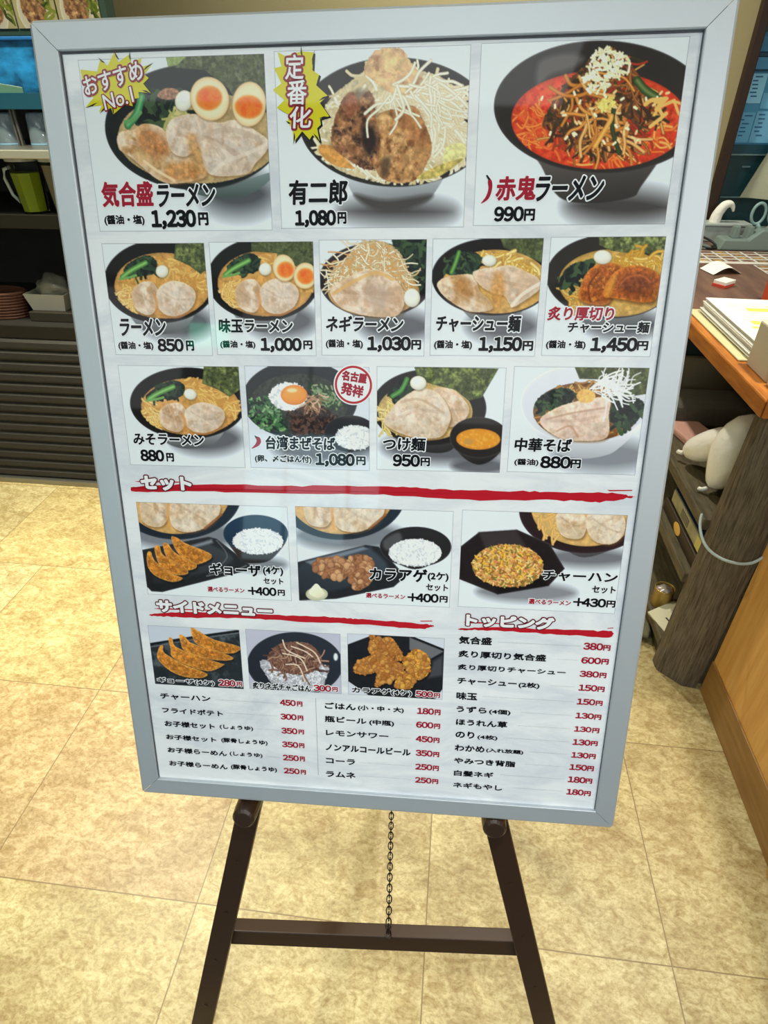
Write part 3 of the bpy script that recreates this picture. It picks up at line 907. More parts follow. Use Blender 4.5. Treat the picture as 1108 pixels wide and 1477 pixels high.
bowl(A, (1222, 345), (152, 85), (44, 42, 44), foot=[(1085, 380), (1220, 435), (1350, 380), (1300, 425), (1220, 440), (1140, 425)], footc=(60, 52, 50))
A.poly([(1085, 320), (1150, 285), (1160, 330), (1100, 360)], (104, 104, 108), soft=4, a=0.7)
rice(A, (1220, 370), (112, 58), 560, 11, 5)

A = pic((421.6, 465.4, 600.3, 584.6), [(370, 137), (1068, 150), (1010, 563), (352, 545)])
A.poly(ell(900, 330, 190, 40), (104, 104, 110), soft=12, a=0.85)
A.poly(ell(640, 480, 210, 40), (104, 104, 110), soft=10, a=0.7)
bowl(A, (885, 135), (275, 178), (52, 36, 40), foot=[(640, 200), (885, 312), (1060, 250), (1060, 290), (885, 330), (760, 290)], footc=(110, 106, 112))
A.poly(ell(890, 125, 228, 158), (212, 174, 112), tex=0.16, ts=5, rim=((186, 146, 88), 1.4, 0.7))
A.strands([(680, 150), (760, 150), (780, 240), (720, 230)], 20, 50, 10, [(230, 190, 120)], edge=(190, 140, 76))
pork(A, [(770, 150), (820, 145), (885, 150), (895, 200), (870, 250), (800, 245), (770, 200)], (216, 194, 164), 0.4)
pork(A, [(900, 150), (970, 145), (1050, 155), (1050, 230), (1000, 272), (930, 262), (895, 210)], (222, 204, 178), 0.3)
oct_ = [(352, 300), (440, 230), (602, 217), (740, 275), (803, 378), (735, 452), (520, 492), (352, 428)]
A.poly(oct_, (40, 32, 34), soft=0.9, smooth=False, rim=((112, 104, 106), 0.8, 0.7), tex=0.1)
A.poly([(440, 232), (600, 220), (640, 290), (470, 300)], (74, 66, 68), soft=4, a=0.7, smooth=False)
A.poly([(735, 450), (520, 488), (500, 440), (680, 400)], (22, 18, 20), soft=4, a=0.7, smooth=False)
A.poly(ell(563, 370, 150, 90), (190, 148, 86), rough=1.2, tex=0.3, ts=2, lit=(0, 0.7, -0.15))
A.grains(ell(563, 370, 148, 88), 900, 13, 6.5, [(222, 184, 116), (206, 160, 92), (236, 206, 140), (180, 122, 62), (240, 190, 70), (150, 96, 56), (214, 140, 90), (120, 120, 60)])

# --- side dishes
A = pic((37.1, 630.3, 154.9, 715.5), [(57, 233), (642, 255), (673, 633), (107, 610)], (198, 204, 216))
A.poly([(57, 350), (340, 300), (660, 250), (700, 640), (90, 640)], (46, 52, 56), smooth=False, soft=1, tex=0.12, ts=12, blot=[((92, 100, 106), 14, 0.55, 0.8)])
A.line([(60, 360), (350, 306), (650, 262)], 10, (24, 26, 30))
A.line([(80, 372), (360, 320), (640, 275)], 6, (110, 116, 122))
gyoza(A, [(335, 243), (372, 258), (480, 318), (645, 362), (612, 402), (520, 402), (385, 355), (350, 315)])
gyoza(A, [(262, 292), (292, 300), (345, 345), (500, 392), (605, 432), (560, 452), (440, 442), (300, 395), (270, 340)])
gyoza(A, [(192, 318), (215, 315), (245, 372), (400, 430), (520, 468), (545, 482), (445, 522), (300, 482), (215, 432), (205, 380)])
gyoza(A, [(122, 445), (135, 370), (158, 365), (168, 410), (290, 480), (400, 520), (442, 545), (400, 566), (300, 562), (200, 522)])
A = pic((162.8, 628.8, 281.2, 714.0), [(683, 258), (1290.8, 281.8), (1295.4, 668.2), (710, 635)], (190, 190, 206))
bowl(A, (1000, 478), (306, 205), (46, 50, 60))
A.poly(ell(1260, 430, 14, 24), (226, 232, 240), soft=2)
A.poly([(775, 480), (800, 450), (900, 480), (1190, 480), (1200, 560), (1150, 640), (1000, 665), (880, 630), (820, 560)], (176, 176, 184), rough=1.5, tex=0.2, ts=2)
A.grains([(775, 480), (830, 470), (1180, 490), (1190, 570), (1120, 640), (950, 640), (840, 570)], 420, 18, 9, [(206, 206, 212), (230, 230, 234), (166, 166, 176)])
mt = [(825, 425), (900, 350), (1030, 335), (1110, 360), (1165, 430), (1150, 500), (1060, 545), (940, 535), (855, 485)]
A.poly(mt, (122, 88, 74), rough=1.4, tex=0.5, ts=2.2, blot=[((168, 130, 110), 3, 0.52, 0.7), ((70, 48, 44), 3, 0.6, 0.8)])
A.strands(mt, 60, 80, 12, [(150, 110, 92), (96, 68, 60), (182, 146, 124)], edge=(74, 50, 46))
for q in ([(920, 325), (950, 390), (1060, 440)], [(975, 365), (1060, 395), (1110, 430)], [(920, 410), (1030, 440), (1075, 520)], [(1010, 340), (1120, 400), (1160, 470)], [(940, 480), (1020, 490), (1060, 590)]):
    A.line(q, 9, (226, 206, 186))
A = pic((289.9, 627.6, 407.7, 713.6), [(342, 212), (1018, 243), (1003, 668), (350, 635)], (206, 210, 220))
A.poly([(335, 292), (520, 222), (800, 233), (1030, 322), (1030, 560), (940, 680), (700, 690), (520, 660), (335, 535)], (36, 37, 42), smooth=False, soft=1, tex=0.1, ts=10)
A.poly([(775, 238), (1012, 332), (920, 386), (775, 322)], (112, 112, 116), smooth=False, soft=1.2)
A.poly([(940, 400), (1005, 360), (1005, 500), (900, 520)], (92, 94, 100), soft=5, a=0.7, smooth=False)
A.line([(800, 234), (1012, 330), (930, 385)], 6, (20, 20, 24))
A.poly([(840, 600), (1005, 560), (1000, 668), (920, 668)], (220, 222, 228), smooth=False, soft=2, a=0.0)
for pts, c in (([(490, 335), (510, 230), (560, 245), (640, 238), (692, 290), (732, 372), (700, 402), (560, 380)], 0), ([(388, 482), (420, 402), (560, 350), (662, 340), (652, 402), (545, 472), (480, 497)], 0), ([(728, 400), (820, 318), (912, 378), (908, 485), (832, 532), (758, 472)], 1), ([(548, 492), (560, 430), (660, 402), (742, 440), (692, 520), (602, 562), (538, 582)], 0), ([(678, 582), (700, 490), (740, 478), (812, 530), (782, 594)], 1)):
    A.poly([(x + 6, y + 10) for x, y in pts], (20, 16, 14), soft=3, a=0.7)
    base = [(186, 128, 64), (206, 150, 70)][c]
    A.poly(pts, base, rough=1.4, tex=0.4, ts=2)
    A.lumps(pts, 44, 20, [(190, 134, 70), (206, 154, 84), (170, 112, 56), [(180, 124, 74), (216, 166, 76)][c]], (118, 68, 30))

# ------------------------------------------------------------------ what is printed on the sheet, in mm from its frame's top left corner
PRINT = [
 ('dish_name', [('気合盛', 48.1, 134.6, 101.8, 157.5, 'r', 'b'), ('ラーメン', 105.5, 137.7, 165.6, 158.1, 'k', 'b')]),
 ('dish_price', [('(醤油・塩)', 47.6, 164.7, 90.0, 174.5, 'k', 'h'), ('1,230', 97.0, 160.3, 143.9, 178.4, 'k', 'h'), ('円', 145.9, 163.0, 156.5, 175.0, 'k', 'h')]),
 ('dish_name', [('有二郎', 239.0, 135.5, 297.6, 157.4, 'k', 'b')]),
 ('dish_price', [('1,080', 244.4, 161.9, 285.5, 177.7, 'k', 'h'), ('円', 286.9, 164.0, 295.8, 174.6, 'k', 'h')]),
 ('dish_name', [('赤鬼', 438.8, 134.9, 476.2, 155.7, 'r', 'b'), ('ラーメン', 475.9, 135.4, 538.6, 156.8, 'k', 'b')]),
 ('dish_price', [('990', 438.5, 160.6, 466.7, 173.9, 'k', 'h'), ('円', 466.9, 162.9, 477.1, 173.4, 'k', 'h')]),
 ('dish_name', [('ラーメン', 49.9, 264.2, 100.9, 282.2, 'k', 'b')]),
 ('dish_price', [('(醤油・塩)', 45.6, 287.8, 84.8, 296.8, 'k', 'h'), ('850', 89.6, 284.4, 118.5, 298.0, 'k', 'h'), ('円', 121.1, 286.2, 129.9, 296.8, 'k', 'h')]),
 ('dish_name', [('味玉ラーメン', 158.5, 263.7, 237.9, 278.2, 'k', 'b')]),
 ('dish_price', [('(醤油・塩)', 158.8, 285.9, 196.9, 294.3, 'k', 'h'), ('1,000', 202.4, 282.5, 246.7, 297.8, 'k', 'h'), ('円', 248.3, 285.2, 258.0, 294.2, 'k', 'h')]),
 ('dish_name', [('ネギラーメン', 272.8, 260.4, 353.1, 276.3, 'k', 'b')]),
 ('dish_price', [('(醤油・塩)', 272.2, 283.9, 311.2, 293.1, 'k', 'h'), ('1,030', 315.7, 280.3, 361.1, 296.3, 'k', 'h'), ('円', 361.5, 283.6, 371.6, 293.4, 'k', 'h')]),
 ('dish_name', [('チャーシュー麺', 386.3, 259.1, 471.3, 275.5, 'k', 'b')]),
 ('dish_price', [('(醤油・塩)', 384.9, 283.8, 423.6, 293.0, 'k', 'h'), ('1,150', 430.1, 279.9, 473.9, 295.8, 'k', 'h'), ('円', 474.4, 283.7, 485.0, 293.4, 'k', 'h')]),
 ('dish_name', [('炙り厚切り', 496.6, 250.7, 561.0, 264.0, 'r', 'b'), ('チャーシュー麺', 517.4, 264.8, 596.7, 275.6, 'k', 'b')]),
 ('dish_price', [('(醤油・塩)', 497.6, 283.0, 536.7, 291.8, 'k', 'h'), ('1,450', 541.5, 279.6, 587.2, 294.9, 'k', 'h'), ('円', 586.9, 282.9, 597.5, 292.0, 'k', 'h')]),
 ('dish_name', [('みそラーメン', 49.2, 387.3, 131.8, 400.3, 'k', 'b')]),
 ('dish_price', [('880', 55.3, 405.6, 83.4, 419.3, 'k', 'h'), ('円', 85.7, 409.0, 94.7, 419.0, 'k', 'h')]),
 ('dish_name', [('台湾まぜそば', 202.0, 386.6, 280.1, 402.0, 'k', 'b')]),
 ('dish_price', [('(卵、〆ごはん付)', 188.6, 408.3, 253.0, 417.5, 'k', 'h'), ('1,080', 257.4, 404.7, 301.5, 420.3, 'k', 'h'), ('円', 303.0, 407.3, 313.5, 417.3, 'k', 'h')]),
 ('dish_name', [('つけ麺', 332.6, 385.1, 379.1, 400.0, 'k', 'b')]),
 ('dish_price', [('950', 343.4, 403.8, 373.3, 417.7, 'k', 'h'), ('円', 373.9, 406.8, 384.1, 416.5, 'k', 'h')]),
 ('dish_name', [('中華そば', 473.5, 382.8, 533.2, 397.6, 'k', 'b')]),
 ('dish_price', [('(醤油)', 474.6, 405.4, 500.2, 413.4, 'k', 'h'), ('880', 502.0, 401.8, 534.1, 415.3, 'k', 'h'), ('円', 533.9, 404.7, 544.5, 414.5, 'k', 'h')]),
 ('section_heading', [('セット', 51.8, 436.2, 112.4, 453.4, 'w', 'o')]),
 ('section_heading', [('サイドメニュー', 52.1, 594.0, 198.8, 610.5, 'w', 'o')]),
 ('section_heading', [('トッピング', 431.9, 592.9, 533.8, 609.3, 'w', 'o')]),
 ('set_name', [('ギョーザ', 124.4, 541.6, 187.4, 557.3, 'k', 'h'), ('(4ケ)', 189.7, 542.8, 214.4, 555.4, 'k', 'h'), ('セット', 189.7, 558.1, 213.9, 566.3, 'k', 'h')]),
 ('set_price', [('選べるラーメン', 119.6, 573.0, 165.5, 579.6, 'r', 'h'), ('+400', 169.6, 570.6, 204.9, 581.8, 'k', 'h'), ('円', 206.3, 572.9, 215.2, 580.9, 'k', 'h')]),
 ('set_name', [('カラアゲ', 317.3, 538.7, 384.7, 555.3, 'k', 'h'), ('(2ケ)', 385.2, 541.7, 409.4, 553.5, 'k', 'h'), ('セット', 383.6, 556.8, 409.3, 565.6, 'k', 'h')]),
 ('set_price', [('選べるラーメン', 313.0, 571.9, 359.6, 578.2, 'r', 'h'), ('+400', 362.2, 569.4, 398.8, 580.9, 'k', 'h'), ('円', 399.9, 571.6, 409.3, 580.0, 'k', 'h')]),
 ('set_name', [('チャーハン', 515.0, 533.8, 598.3, 546.1, 'k', 'h'), ('セット', 572.0, 550.3, 598.0, 559.4, 'k', 'h')]),
 ('set_price', [('選べるラーメン', 502.4, 570.1, 550.1, 576.8, 'r', 'h'), ('+430', 552.5, 566.1, 589.3, 577.2, 'k', 'h'), ('円', 589.8, 567.9, 599.8, 576.7, 'k', 'h')]),
 ('side_dish_name', [('ギョーザ(4ケ)', 40.9, 704.8, 116.8, 713.3, 'k', 'h')]),
 ('side_dish_price', [('280', 122.5, 702.5, 144.7, 712.4, 'r', 'h'), ('円', 146.5, 704.4, 153.2, 711.8, 'r', 'h')]),
 ('side_dish_name', [('炙りネギチャごはん', 166.8, 703.4, 242.5, 713.6, 'k', 'h')]),
 ('side_dish_price', [('300', 245.7, 702.1, 268.4, 711.5, 'r', 'h'), ('円', 269.7, 704.0, 276.7, 710.9, 'r', 'h')]),
 ('side_dish_name', [('カラアゲ(4ケ)', 294.7, 702.3, 369.7, 711.8, 'k', 'h')]),
 ('side_dish_price', [('500', 374.4, 702.1, 396.2, 711.1, 'r', 'h'), ('円', 397.2, 704.1, 404.9, 710.9, 'r', 'h')]),
 ('menu_entry', [('チャーハン', 42.0, 728.5, 109.7, 737.4, 'k', 'n'), ('DOTS', 116.7, 733.6, 197.2, 733.1, 'k', 'd')]),
 ('entry_price', [('450', 201.2, 726.9, 222.0, 736.0, 'r', 'n'), ('円', 223.5, 728.4, 230.7, 735.9, 'r', 'n')]),
 ('menu_entry', [('フライドポテト', 42.3, 750.1, 124.4, 758.6, 'k', 'n'), ('DOTS', 129.7, 752.9, 196.6, 752.5, 'k', 'd')]),
 ('entry_price', [('300', 201.0, 748.2, 222.3, 757.3, 'r', 'n'), ('円', 223.5, 749.6, 231.0, 757.2, 'r', 'n')]),
 ('menu_entry', [('お子様セット', 43.2, 770.7, 111.7, 779.7, 'k', 'n'), ('(しょうゆ)', 118.4, 771.2, 163.5, 778.7, 'k', 'n'), ('DOTS', 169.6, 774.6, 197.2, 774.4, 'k', 'd')]),
 ('entry_price', [('350', 201.1, 769.7, 222.5, 779.0, 'r', 'n'), ('円', 223.8, 771.2, 231.2, 778.3, 'r', 'n')]),
 ('menu_entry', [('お子様セット', 43.0, 792.2, 112.1, 800.5, 'k', 'n'), ('(豚骨しょうゆ)', 118.8, 792.0, 181.6, 800.2, 'k', 'n')]),
 ('entry_price', [('350', 200.9, 791.2, 222.7, 800.3, 'r', 'n'), ('円', 223.8, 792.4, 230.8, 799.9, 'r', 'n')]),
 ('menu_entry', [('お子様らーめん', 42.8, 813.0, 124.8, 821.6, 'k', 'n'), ('(しょうゆ)', 128.7, 812.9, 173.6, 820.6, 'k', 'n'), ('DOTS', 178.5, 817.2, 198.2, 817.3, 'k', 'd')]),
 ('entry_price', [('250', 201.0, 812.3, 222.7, 821.5, 'r', 'n'), ('円', 224.0, 813.4, 230.7, 821.1, 'r', 'n')]),
 ('menu_entry', [('お子様らーめん', 42.7, 834.8, 124.2, 843.3, 'k', 'n'), ('(豚骨しょうゆ)', 128.8, 834.0, 192.0, 842.7, 'k', 'n')]),
 ('entry_price', [('250', 201.2, 833.5, 222.9, 842.6, 'r', 'n'), ('円', 224.3, 834.8, 231.4, 842.3, 'r', 'n')]),
 ('menu_entry', [('ごはん', 259.4, 727.0, 299.3, 736.5, 'k', 'n'), ('(小・中・大)', 302.0, 728.1, 360.2, 736.8, 'k', 'n')]),
 ('entry_price', [('180', 376.8, 726.8, 398.1, 736.1, 'r', 'n'), ('円', 398.9, 727.9, 406.3, 736.1, 'r', 'n')]),
 ('menu_entry', [('瓶ビール', 258.9, 747.3, 312.8, 756.8, 'k', 'n'), ('(中瓶)', 316.3, 748.7, 348.2, 757.9, 'k', 'n'), ('DOTS', 356.1, 752.5, 370.8, 752.9, 'k', 'd')]),
 ('entry_price', [('600', 376.0, 747.3, 398.0, 756.6, 'r', 'n'), ('円', 398.6, 748.9, 406.5, 756.6, 'r', 'n')]),
 ('menu_entry', [('レモンサワー', 259.9, 768.6, 341.1, 777.4, 'k', 'n'), ('DOTS', 349.3, 773.3, 370.8, 773.3, 'k', 'd')]),
 ('entry_price', [('450', 376.0, 768.7, 398.1, 778.1, 'r', 'n'), ('円', 398.7, 770.1, 406.3, 777.9, 'r', 'n')]),
 ('menu_entry', [('ノンアルコールビール', 259.0, 790.0, 369.9, 800.7, 'k', 'n')]),
 ('entry_price', [('350', 376.4, 790.3, 398.2, 799.8, 'r', 'n'), ('円', 398.9, 791.9, 406.7, 799.8, 'r', 'n')]),
 ('menu_entry', [('コーラ', 258.8, 812.4, 297.5, 821.3, 'k', 'n'), ('DOTS', 303.4, 815.9, 371.2, 816.8, 'k', 'd')]),
 ('entry_price', [('250', 376.3, 812.0, 398.5, 821.4, 'r', 'n'), ('円', 399.1, 813.3, 406.9, 821.4, 'r', 'n')]),
 ('menu_entry', [('ラムネ', 258.3, 833.4, 297.9, 843.0, 'k', 'n'), ('DOTS', 303.2, 837.4, 371.1, 838.1, 'k', 'd')]),
 ('entry_price', [('250', 376.4, 833.2, 398.2, 842.4, 'r', 'n'), ('円', 398.9, 834.6, 406.8, 842.3, 'r', 'n')]),
 ('menu_entry', [('気合盛', 424.6, 623.0, 463.6, 633.5, 'k', 'n'), ('DOTS', 471.9, 628.6, 566.0, 628.3, 'k', 'd')]),
 ('entry_price', [('380', 570.0, 623.3, 592.6, 632.8, 'r', 'n'), ('円', 592.7, 625.2, 601.0, 632.7, 'r', 'n')]),
 ('menu_entry', [('炙り厚切り気合盛', 424.8, 642.2, 528.6, 651.6, 'k', 'n'), ('DOTS', 542.5, 647.2, 565.2, 647.6, 'k', 'd')]),
 ('entry_price', [('600', 569.4, 642.5, 592.3, 651.4, 'r', 'n'), ('円', 592.7, 643.7, 601.1, 651.3, 'r', 'n')]),
 ('menu_entry', [('炙り厚切りチャーシュー', 424.9, 661.3, 553.0, 669.1, 'k', 'n')]),
 ('entry_price', [('380', 569.4, 661.1, 592.0, 669.7, 'r', 'n'), ('円', 592.6, 662.5, 600.6, 669.8, 'r', 'n')]),
 ('menu_entry', [('チャーシュー', 425.1, 680.1, 496.8, 689.2, 'k', 'n'), ('(2枚)', 499.0, 681.5, 524.1, 690.1, 'k', 'n'), ('DOTS', 536.2, 684.2, 564.4, 684.1, 'k', 'd')]),
 ('entry_price', [('150', 570.2, 680.1, 592.1, 688.9, 'r', 'n'), ('円', 592.4, 681.6, 600.7, 689.0, 'r', 'n')]),
 ('menu_entry', [('味玉', 424.9, 700.5, 450.3, 711.4, 'k', 'n'), ('DOTS', 456.9, 705.3, 565.9, 704.4, 'k', 'd')]),
 ('entry_price', [('150', 570.2, 699.8, 591.9, 708.4, 'r', 'n'), ('円', 592.5, 701.4, 600.6, 708.5, 'r', 'n')]),
 ('menu_entry', [('うずら', 425.7, 720.5, 462.9, 729.7, 'k', 'n'), ('(4個)', 465.9, 722.3, 492.2, 730.4, 'k', 'n'), ('DOTS', 505.1, 724.7, 566.5, 724.5, 'k', 'd')]),
 ('entry_price', [('130', 570.5, 719.9, 592.5, 728.2, 'r', 'n'), ('円', 592.9, 721.1, 601.3, 728.7, 'r', 'n')]),
 ('menu_entry', [('ほうれん草', 425.9, 739.4, 489.4, 749.0, 'k', 'n'), ('DOTS', 503.4, 743.5, 565.9, 744.3, 'k', 'd')]),
 ('entry_price', [('130', 570.9, 739.6, 591.7, 747.6, 'r', 'n'), ('円', 592.6, 740.7, 601.1, 748.1, 'r', 'n')]),
 ('menu_entry', [('のり', 426.1, 757.6, 449.7, 768.0, 'k', 'n'), ('(4枚)', 453.6, 761.1, 478.6, 768.8, 'k', 'n'), ('DOTS', 487.0, 763.2, 566.8, 763.5, 'k', 'd')]),
 ('entry_price', [('130', 570.9, 758.5, 592.6, 767.3, 'r', 'n'), ('円', 593.0, 759.8, 601.3, 767.1, 'r', 'n')]),
 ('menu_entry', [('わかめ', 425.9, 778.2, 463.5, 787.9, 'k', 'n'), ('(入れ放題)', 465.6, 780.5, 512.0, 787.5, 'k', 'n'), ('DOTS', 519.4, 782.2, 566.7, 781.9, 'k', 'd')]),
 ('entry_price', [('130', 571.1, 778.0, 592.4, 786.6, 'r', 'n'), ('円', 592.9, 779.0, 601.0, 786.6, 'r', 'n')]),
 ('menu_entry', [('やみつき背脂', 425.7, 798.2, 503.5, 807.3, 'k', 'n'), ('DOTS', 516.4, 801.6, 566.0, 801.0, 'k', 'd')]),
 ('entry_price', [('150', 570.7, 796.3, 592.5, 805.3, 'r', 'n'), ('円', 592.6, 797.3, 600.8, 805.3, 'r', 'n')]),
 ('menu_entry', [('白髪ネギ', 426.5, 817.8, 477.0, 826.8, 'k', 'n'), ('DOTS', 486.2, 821.0, 565.8, 819.7, 'k', 'd')]),
 ('entry_price', [('180', 570.6, 815.2, 592.6, 824.7, 'r', 'n'), ('円', 592.7, 816.7, 600.9, 824.5, 'r', 'n')]),
 ('menu_entry', [('ネギもやし', 426.2, 836.9, 489.4, 845.6, 'k', 'n'), ('DOTS', 503.4, 840.1, 566.1, 838.9, 'k', 'd')]),
 ('entry_price', [('180', 570.6, 834.8, 592.3, 844.0, 'r', 'n'), ('円', 592.8, 836.3, 601.1, 844.2, 'r', 'n')]),
]

# ------------------------------------------------------------------ the menu board
BW, BH = 0.634, 0.889
bt = Vector((-0.413213, 0.678614, 1.386646))           # top left corner of the frame's face
bx = Vector((0.999401, 0.026943, 0.021730))            # along its width
by = Vector((0.028518, -0.285112, -0.958070))          # down its height
bx.normalize()
by = (by - bx * by.dot(bx)).normalized()
bn = bx.cross(-by)
board = empty('menu_board', (0, 0, 0), 'large restaurant menu board in a silver snap frame leaning on the brown easel', 'menu board')
b0 = bt + bx * (BW / 2) + by * BH
board.matrix_world = Matrix(((bx.x, -by.x, bn.x, b0.x), (bx.y, -by.y, bn.y, b0.y), (bx.z, -by.z, bn.z, b0.z), (0, 0, 0, 1)))


def mm(x, y, z=0.0):
    return ((x - BW * 500) / 1000, (BH * 1000 - y) / 1000, z)


m_frame = mat('satin_aluminium', (208, 214, 220), 0.52, metal=0.66, bump=(420, 0.02))
m_back = mat('board_back', (150, 154, 156), 0.7)
prof = [(0, -16), (0, -3.2), (0.9, -0.9), (3, 0), (24.2, 0), (25.2, -0.6), (25.2, -5.4), (21, -5.4), (21, -16)]
W_, H_ = BW * 1000, BH * 1000
for side in range(4):
    mb = MB()
    vs = []
    for end in (0, 1):
        for s, zz in prof:
            g = 0.34 + max(s, 5.0 - s)
            if side == 0: p = (s, (g, H_ - g)[end])
            elif side == 1: p = (W_ - s, (H_ - g, g)[end])
            elif side == 2: p = ((W_ - g, g)[end], s)
            else: p = ((g, W_ - g)[end], H_ - s)
            vs.append(mm(p[0], p[1], zz / 1000))
    n = len(prof)
    mb.add(vs, [tuple(range(n)), tuple(range(2 * n - 1, n - 1, -1))] + [(i, n + i, n + (i + 1) % n, (i + 1) % n) for i in range(n)])
    o = mb.build('frame_rail', m_frame, board)
    bm = bmesh.new(); bm.from_mesh(o.data); bmesh.ops.recalc_face_normals(bm, faces=bm.faces); bm.to_mesh(o.data); bm.free()
MB().box(*(v / 1000 for v in (-BW * 500 + 21.2, BW * 500 - 21.2)), 0.0212, BH - 0.0212, -0.0155, -0.0060).build('backing_panel', m_back, board)
MB().box(-BW / 2 + 0.004, BW / 2 - 0.004, 0.004, BH - 0.004, -0.0172, -0.0160).build('back_sheet', mat('dark_back_sheet', (40, 42, 44), 0.8), board)
m_edge_shade = mat('grey_edge_shade', (84, 88, 96), 0.6)  # shade of the rails on the sheet, built as thin grey strips
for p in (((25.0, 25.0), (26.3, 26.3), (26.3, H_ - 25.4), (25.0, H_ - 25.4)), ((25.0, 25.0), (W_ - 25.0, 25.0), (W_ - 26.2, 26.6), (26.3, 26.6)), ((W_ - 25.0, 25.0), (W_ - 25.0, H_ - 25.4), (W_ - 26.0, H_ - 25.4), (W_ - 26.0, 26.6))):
    MB().add([mm(x, y, -0.0036) for x, y in p] + [mm(x, y, -0.0049) for x, y in p], [(0, 1, 2, 3), (7, 6, 5, 4), (0, 4, 5, 1), (1, 5, 6, 2), (2, 6, 7, 3), (3, 7, 4, 0)]).build('edge_shade', m_edge_shade, board)


def sheet_material():
    m = mat('printed_sheet', (225, 229, 237), 0.4, spec=0.15, coat=0.4)
    nt = m.node_tree
    b = nt.nodes['Principled BSDF']
    tc = nt.nodes['Texture Coordinate']
    mp = nt.nodes.new('ShaderNodeMapping')
    mp.inputs['Scale'].default_value = (3, 9, 1)
    nz = nt.nodes.new('ShaderNodeTexNoise')
    nz.inputs['Scale'].default_value = 1.6
    nz.inputs['Detail'].default_value = 9
    nz.inputs['Roughness'].default_value = 0.66
    nz.inputs['Distortion'].default_value = 0.9
    rp = nt.nodes.new('ShaderNodeValToRGB')
    rp.color_ramp.elements[0].position = 0.36
    rp.color_ramp.elements[0].color = lin((222, 227, 236))
    rp.color_ramp.elements[1].position = 0.56
    rp.color_ramp.elements[1].color = lin((246, 249, 252))
    nt.links.new(tc.outputs['Object'], mp.inputs[0])
    nt.links.new(mp.outputs[0], nz.inputs[0])
    nt.links.new(nz.outputs[0], rp.inputs[0])
    nt.links.new(rp.outputs[0], b.inputs['Base Color'])
    return m


def ink_material():
    m = mat('printed_picture', (255, 255, 255), 0.4, spec=0.15, coat=0.4)
    at = m.node_tree.nodes.new('ShaderNodeAttribute')
    at.attribute_name = 'ink'
    mx = m.node_tree.nodes.new('ShaderNodeMixRGB')
    mx.blend_type = 'MULTIPLY'
    mx.use_clamp = True
    mx.inputs[0].default_value = 1.0
    mx.inputs[2].default_value = (1.28, 1.28, 1.28, 1)      # ink strength of the print
    m.node_tree.links.new(at.outputs['Color'], mx.inputs[1])
    m.node_tree.links.new(mx.outputs[0], m.node_tree.nodes['Principled BSDF'].inputs['Base Color'])
    return m


m_ink = ink_material()
INK = {'k': mat('ink_black', (24, 26, 34), 0.4, spec=0.15, coat=0.4), 'r': mat('ink_red', (168, 22, 50), 0.4, spec=0.15, coat=0.4), 'w': mat('ink_white', (247, 249, 252), 0.4, spec=0.15, coat=0.4),
       'y': mat('ink_yellow', (226, 216, 34), 0.4, spec=0.15, coat=0.4), 'm': mat('ink_maroon', (104, 24, 40), 0.4, spec=0.15, coat=0.4), 's': mat('ink_scarlet', (196, 24, 42), 0.4, spec=0.15, coat=0.4), 'g': mat('ink_grey', (120, 124, 132), 0.4, spec=0.15, coat=0.4)}
poster = MB().add([mm(22, 22, -0.005), mm(W_ - 22, 22, -0.005), mm(W_ - 22, H_ - 22, -0.005), mm(22, H_ - 22, -0.005)], [(3, 2, 1, 0)]).build('printed_sheet', sheet_material(), board)
for A in PICS:
    for sl in ((0, slice(None)), (-1, slice(None)), (slice(None), 0), (slice(None), -1)):
        A.im[sl] = (126, 129, 136)
    A.build('dish_photo', poster, lambda x, y: mm(x, y, -0.0049), m_ink)
del PICS

GL = {}


def glyphs(s):
    """flat outlines of a line of writing: points, faces, rim edges, rim points"""
    if s not in GL:
        c = bpy.data.curves.new('writing', 'FONT')
        c.body = s
        c.resolution_u = 3
        o = bpy.data.objects.new('writing', c)
        COL.objects.link(o)
        dg = bpy.context.evaluated_depsgraph_get()
        me = bpy.data.meshes.new_from_object(o.evaluated_get(dg))
        v = np.array([p.co[:2] for p in me.vertices], float)
        fs = [tuple(p.vertices) for p in me.polygons]
        cnt = {}
        for f in fs:
            for i in range(len(f)):
                e = tuple(sorted((f[i], f[(i + 1) % len(f)])))
                cnt[e] = cnt.get(e, 0) + 1
        ed = [e for e, k in cnt.items() if k == 1]
        bpy.data.objects.remove(o)
        bpy.data.meshes.remove(me)
        bpy.data.curves.remove(c)
        GL[s] = (v, fs, ed)
    return GL[s]


def number(s):
    """a price set in the wide Japanese figures, closed up"""
    key = 'num' + s
    if key not in GL:
        V, F, E, x, k = [], [], [], 0.0, 0
        for ch in s:
            v, fs, ed = glyphs(chr(ord(ch) + 0xFEE0))
            cell = 0.36 if ch == ',' else 0.575
            w = v[:, 0].max() - v[:, 0].min()
            V.append(np.c_[v[:, 0] - v[:, 0].min() + x + (cell - w) / 2, v[:, 1]])
            F += [tuple(i + k for i in f) for f in fs]
            E += [(i + k, j + k) for i, j in ed]
            x += cell
            k += len(v)
        GL[key] = (np.concatenate(V), F, E)
    return GL[key]


def fit(s, box, slant=0.0):
    v, fs, ed = number(s) if set(s) <= set('0123456789,+') else glyphs(s)
    p = v.copy()
    p[:, 0] += slant * p[:, 1]
    a, b = p.min(0), p.max(0)
    x0, y0, x1, y1 = box
    q = np.empty_like(p)
    q[:, 0] = x0 + (p[:, 0] - a[0]) / max(b[0] - a[0], 1e-6) * (x1 - x0)
    q[:, 1] = y1 - (p[:, 1] - a[1]) / max(b[1] - a[1], 1e-6) * (y1 - y0)
    return q, fs, ed


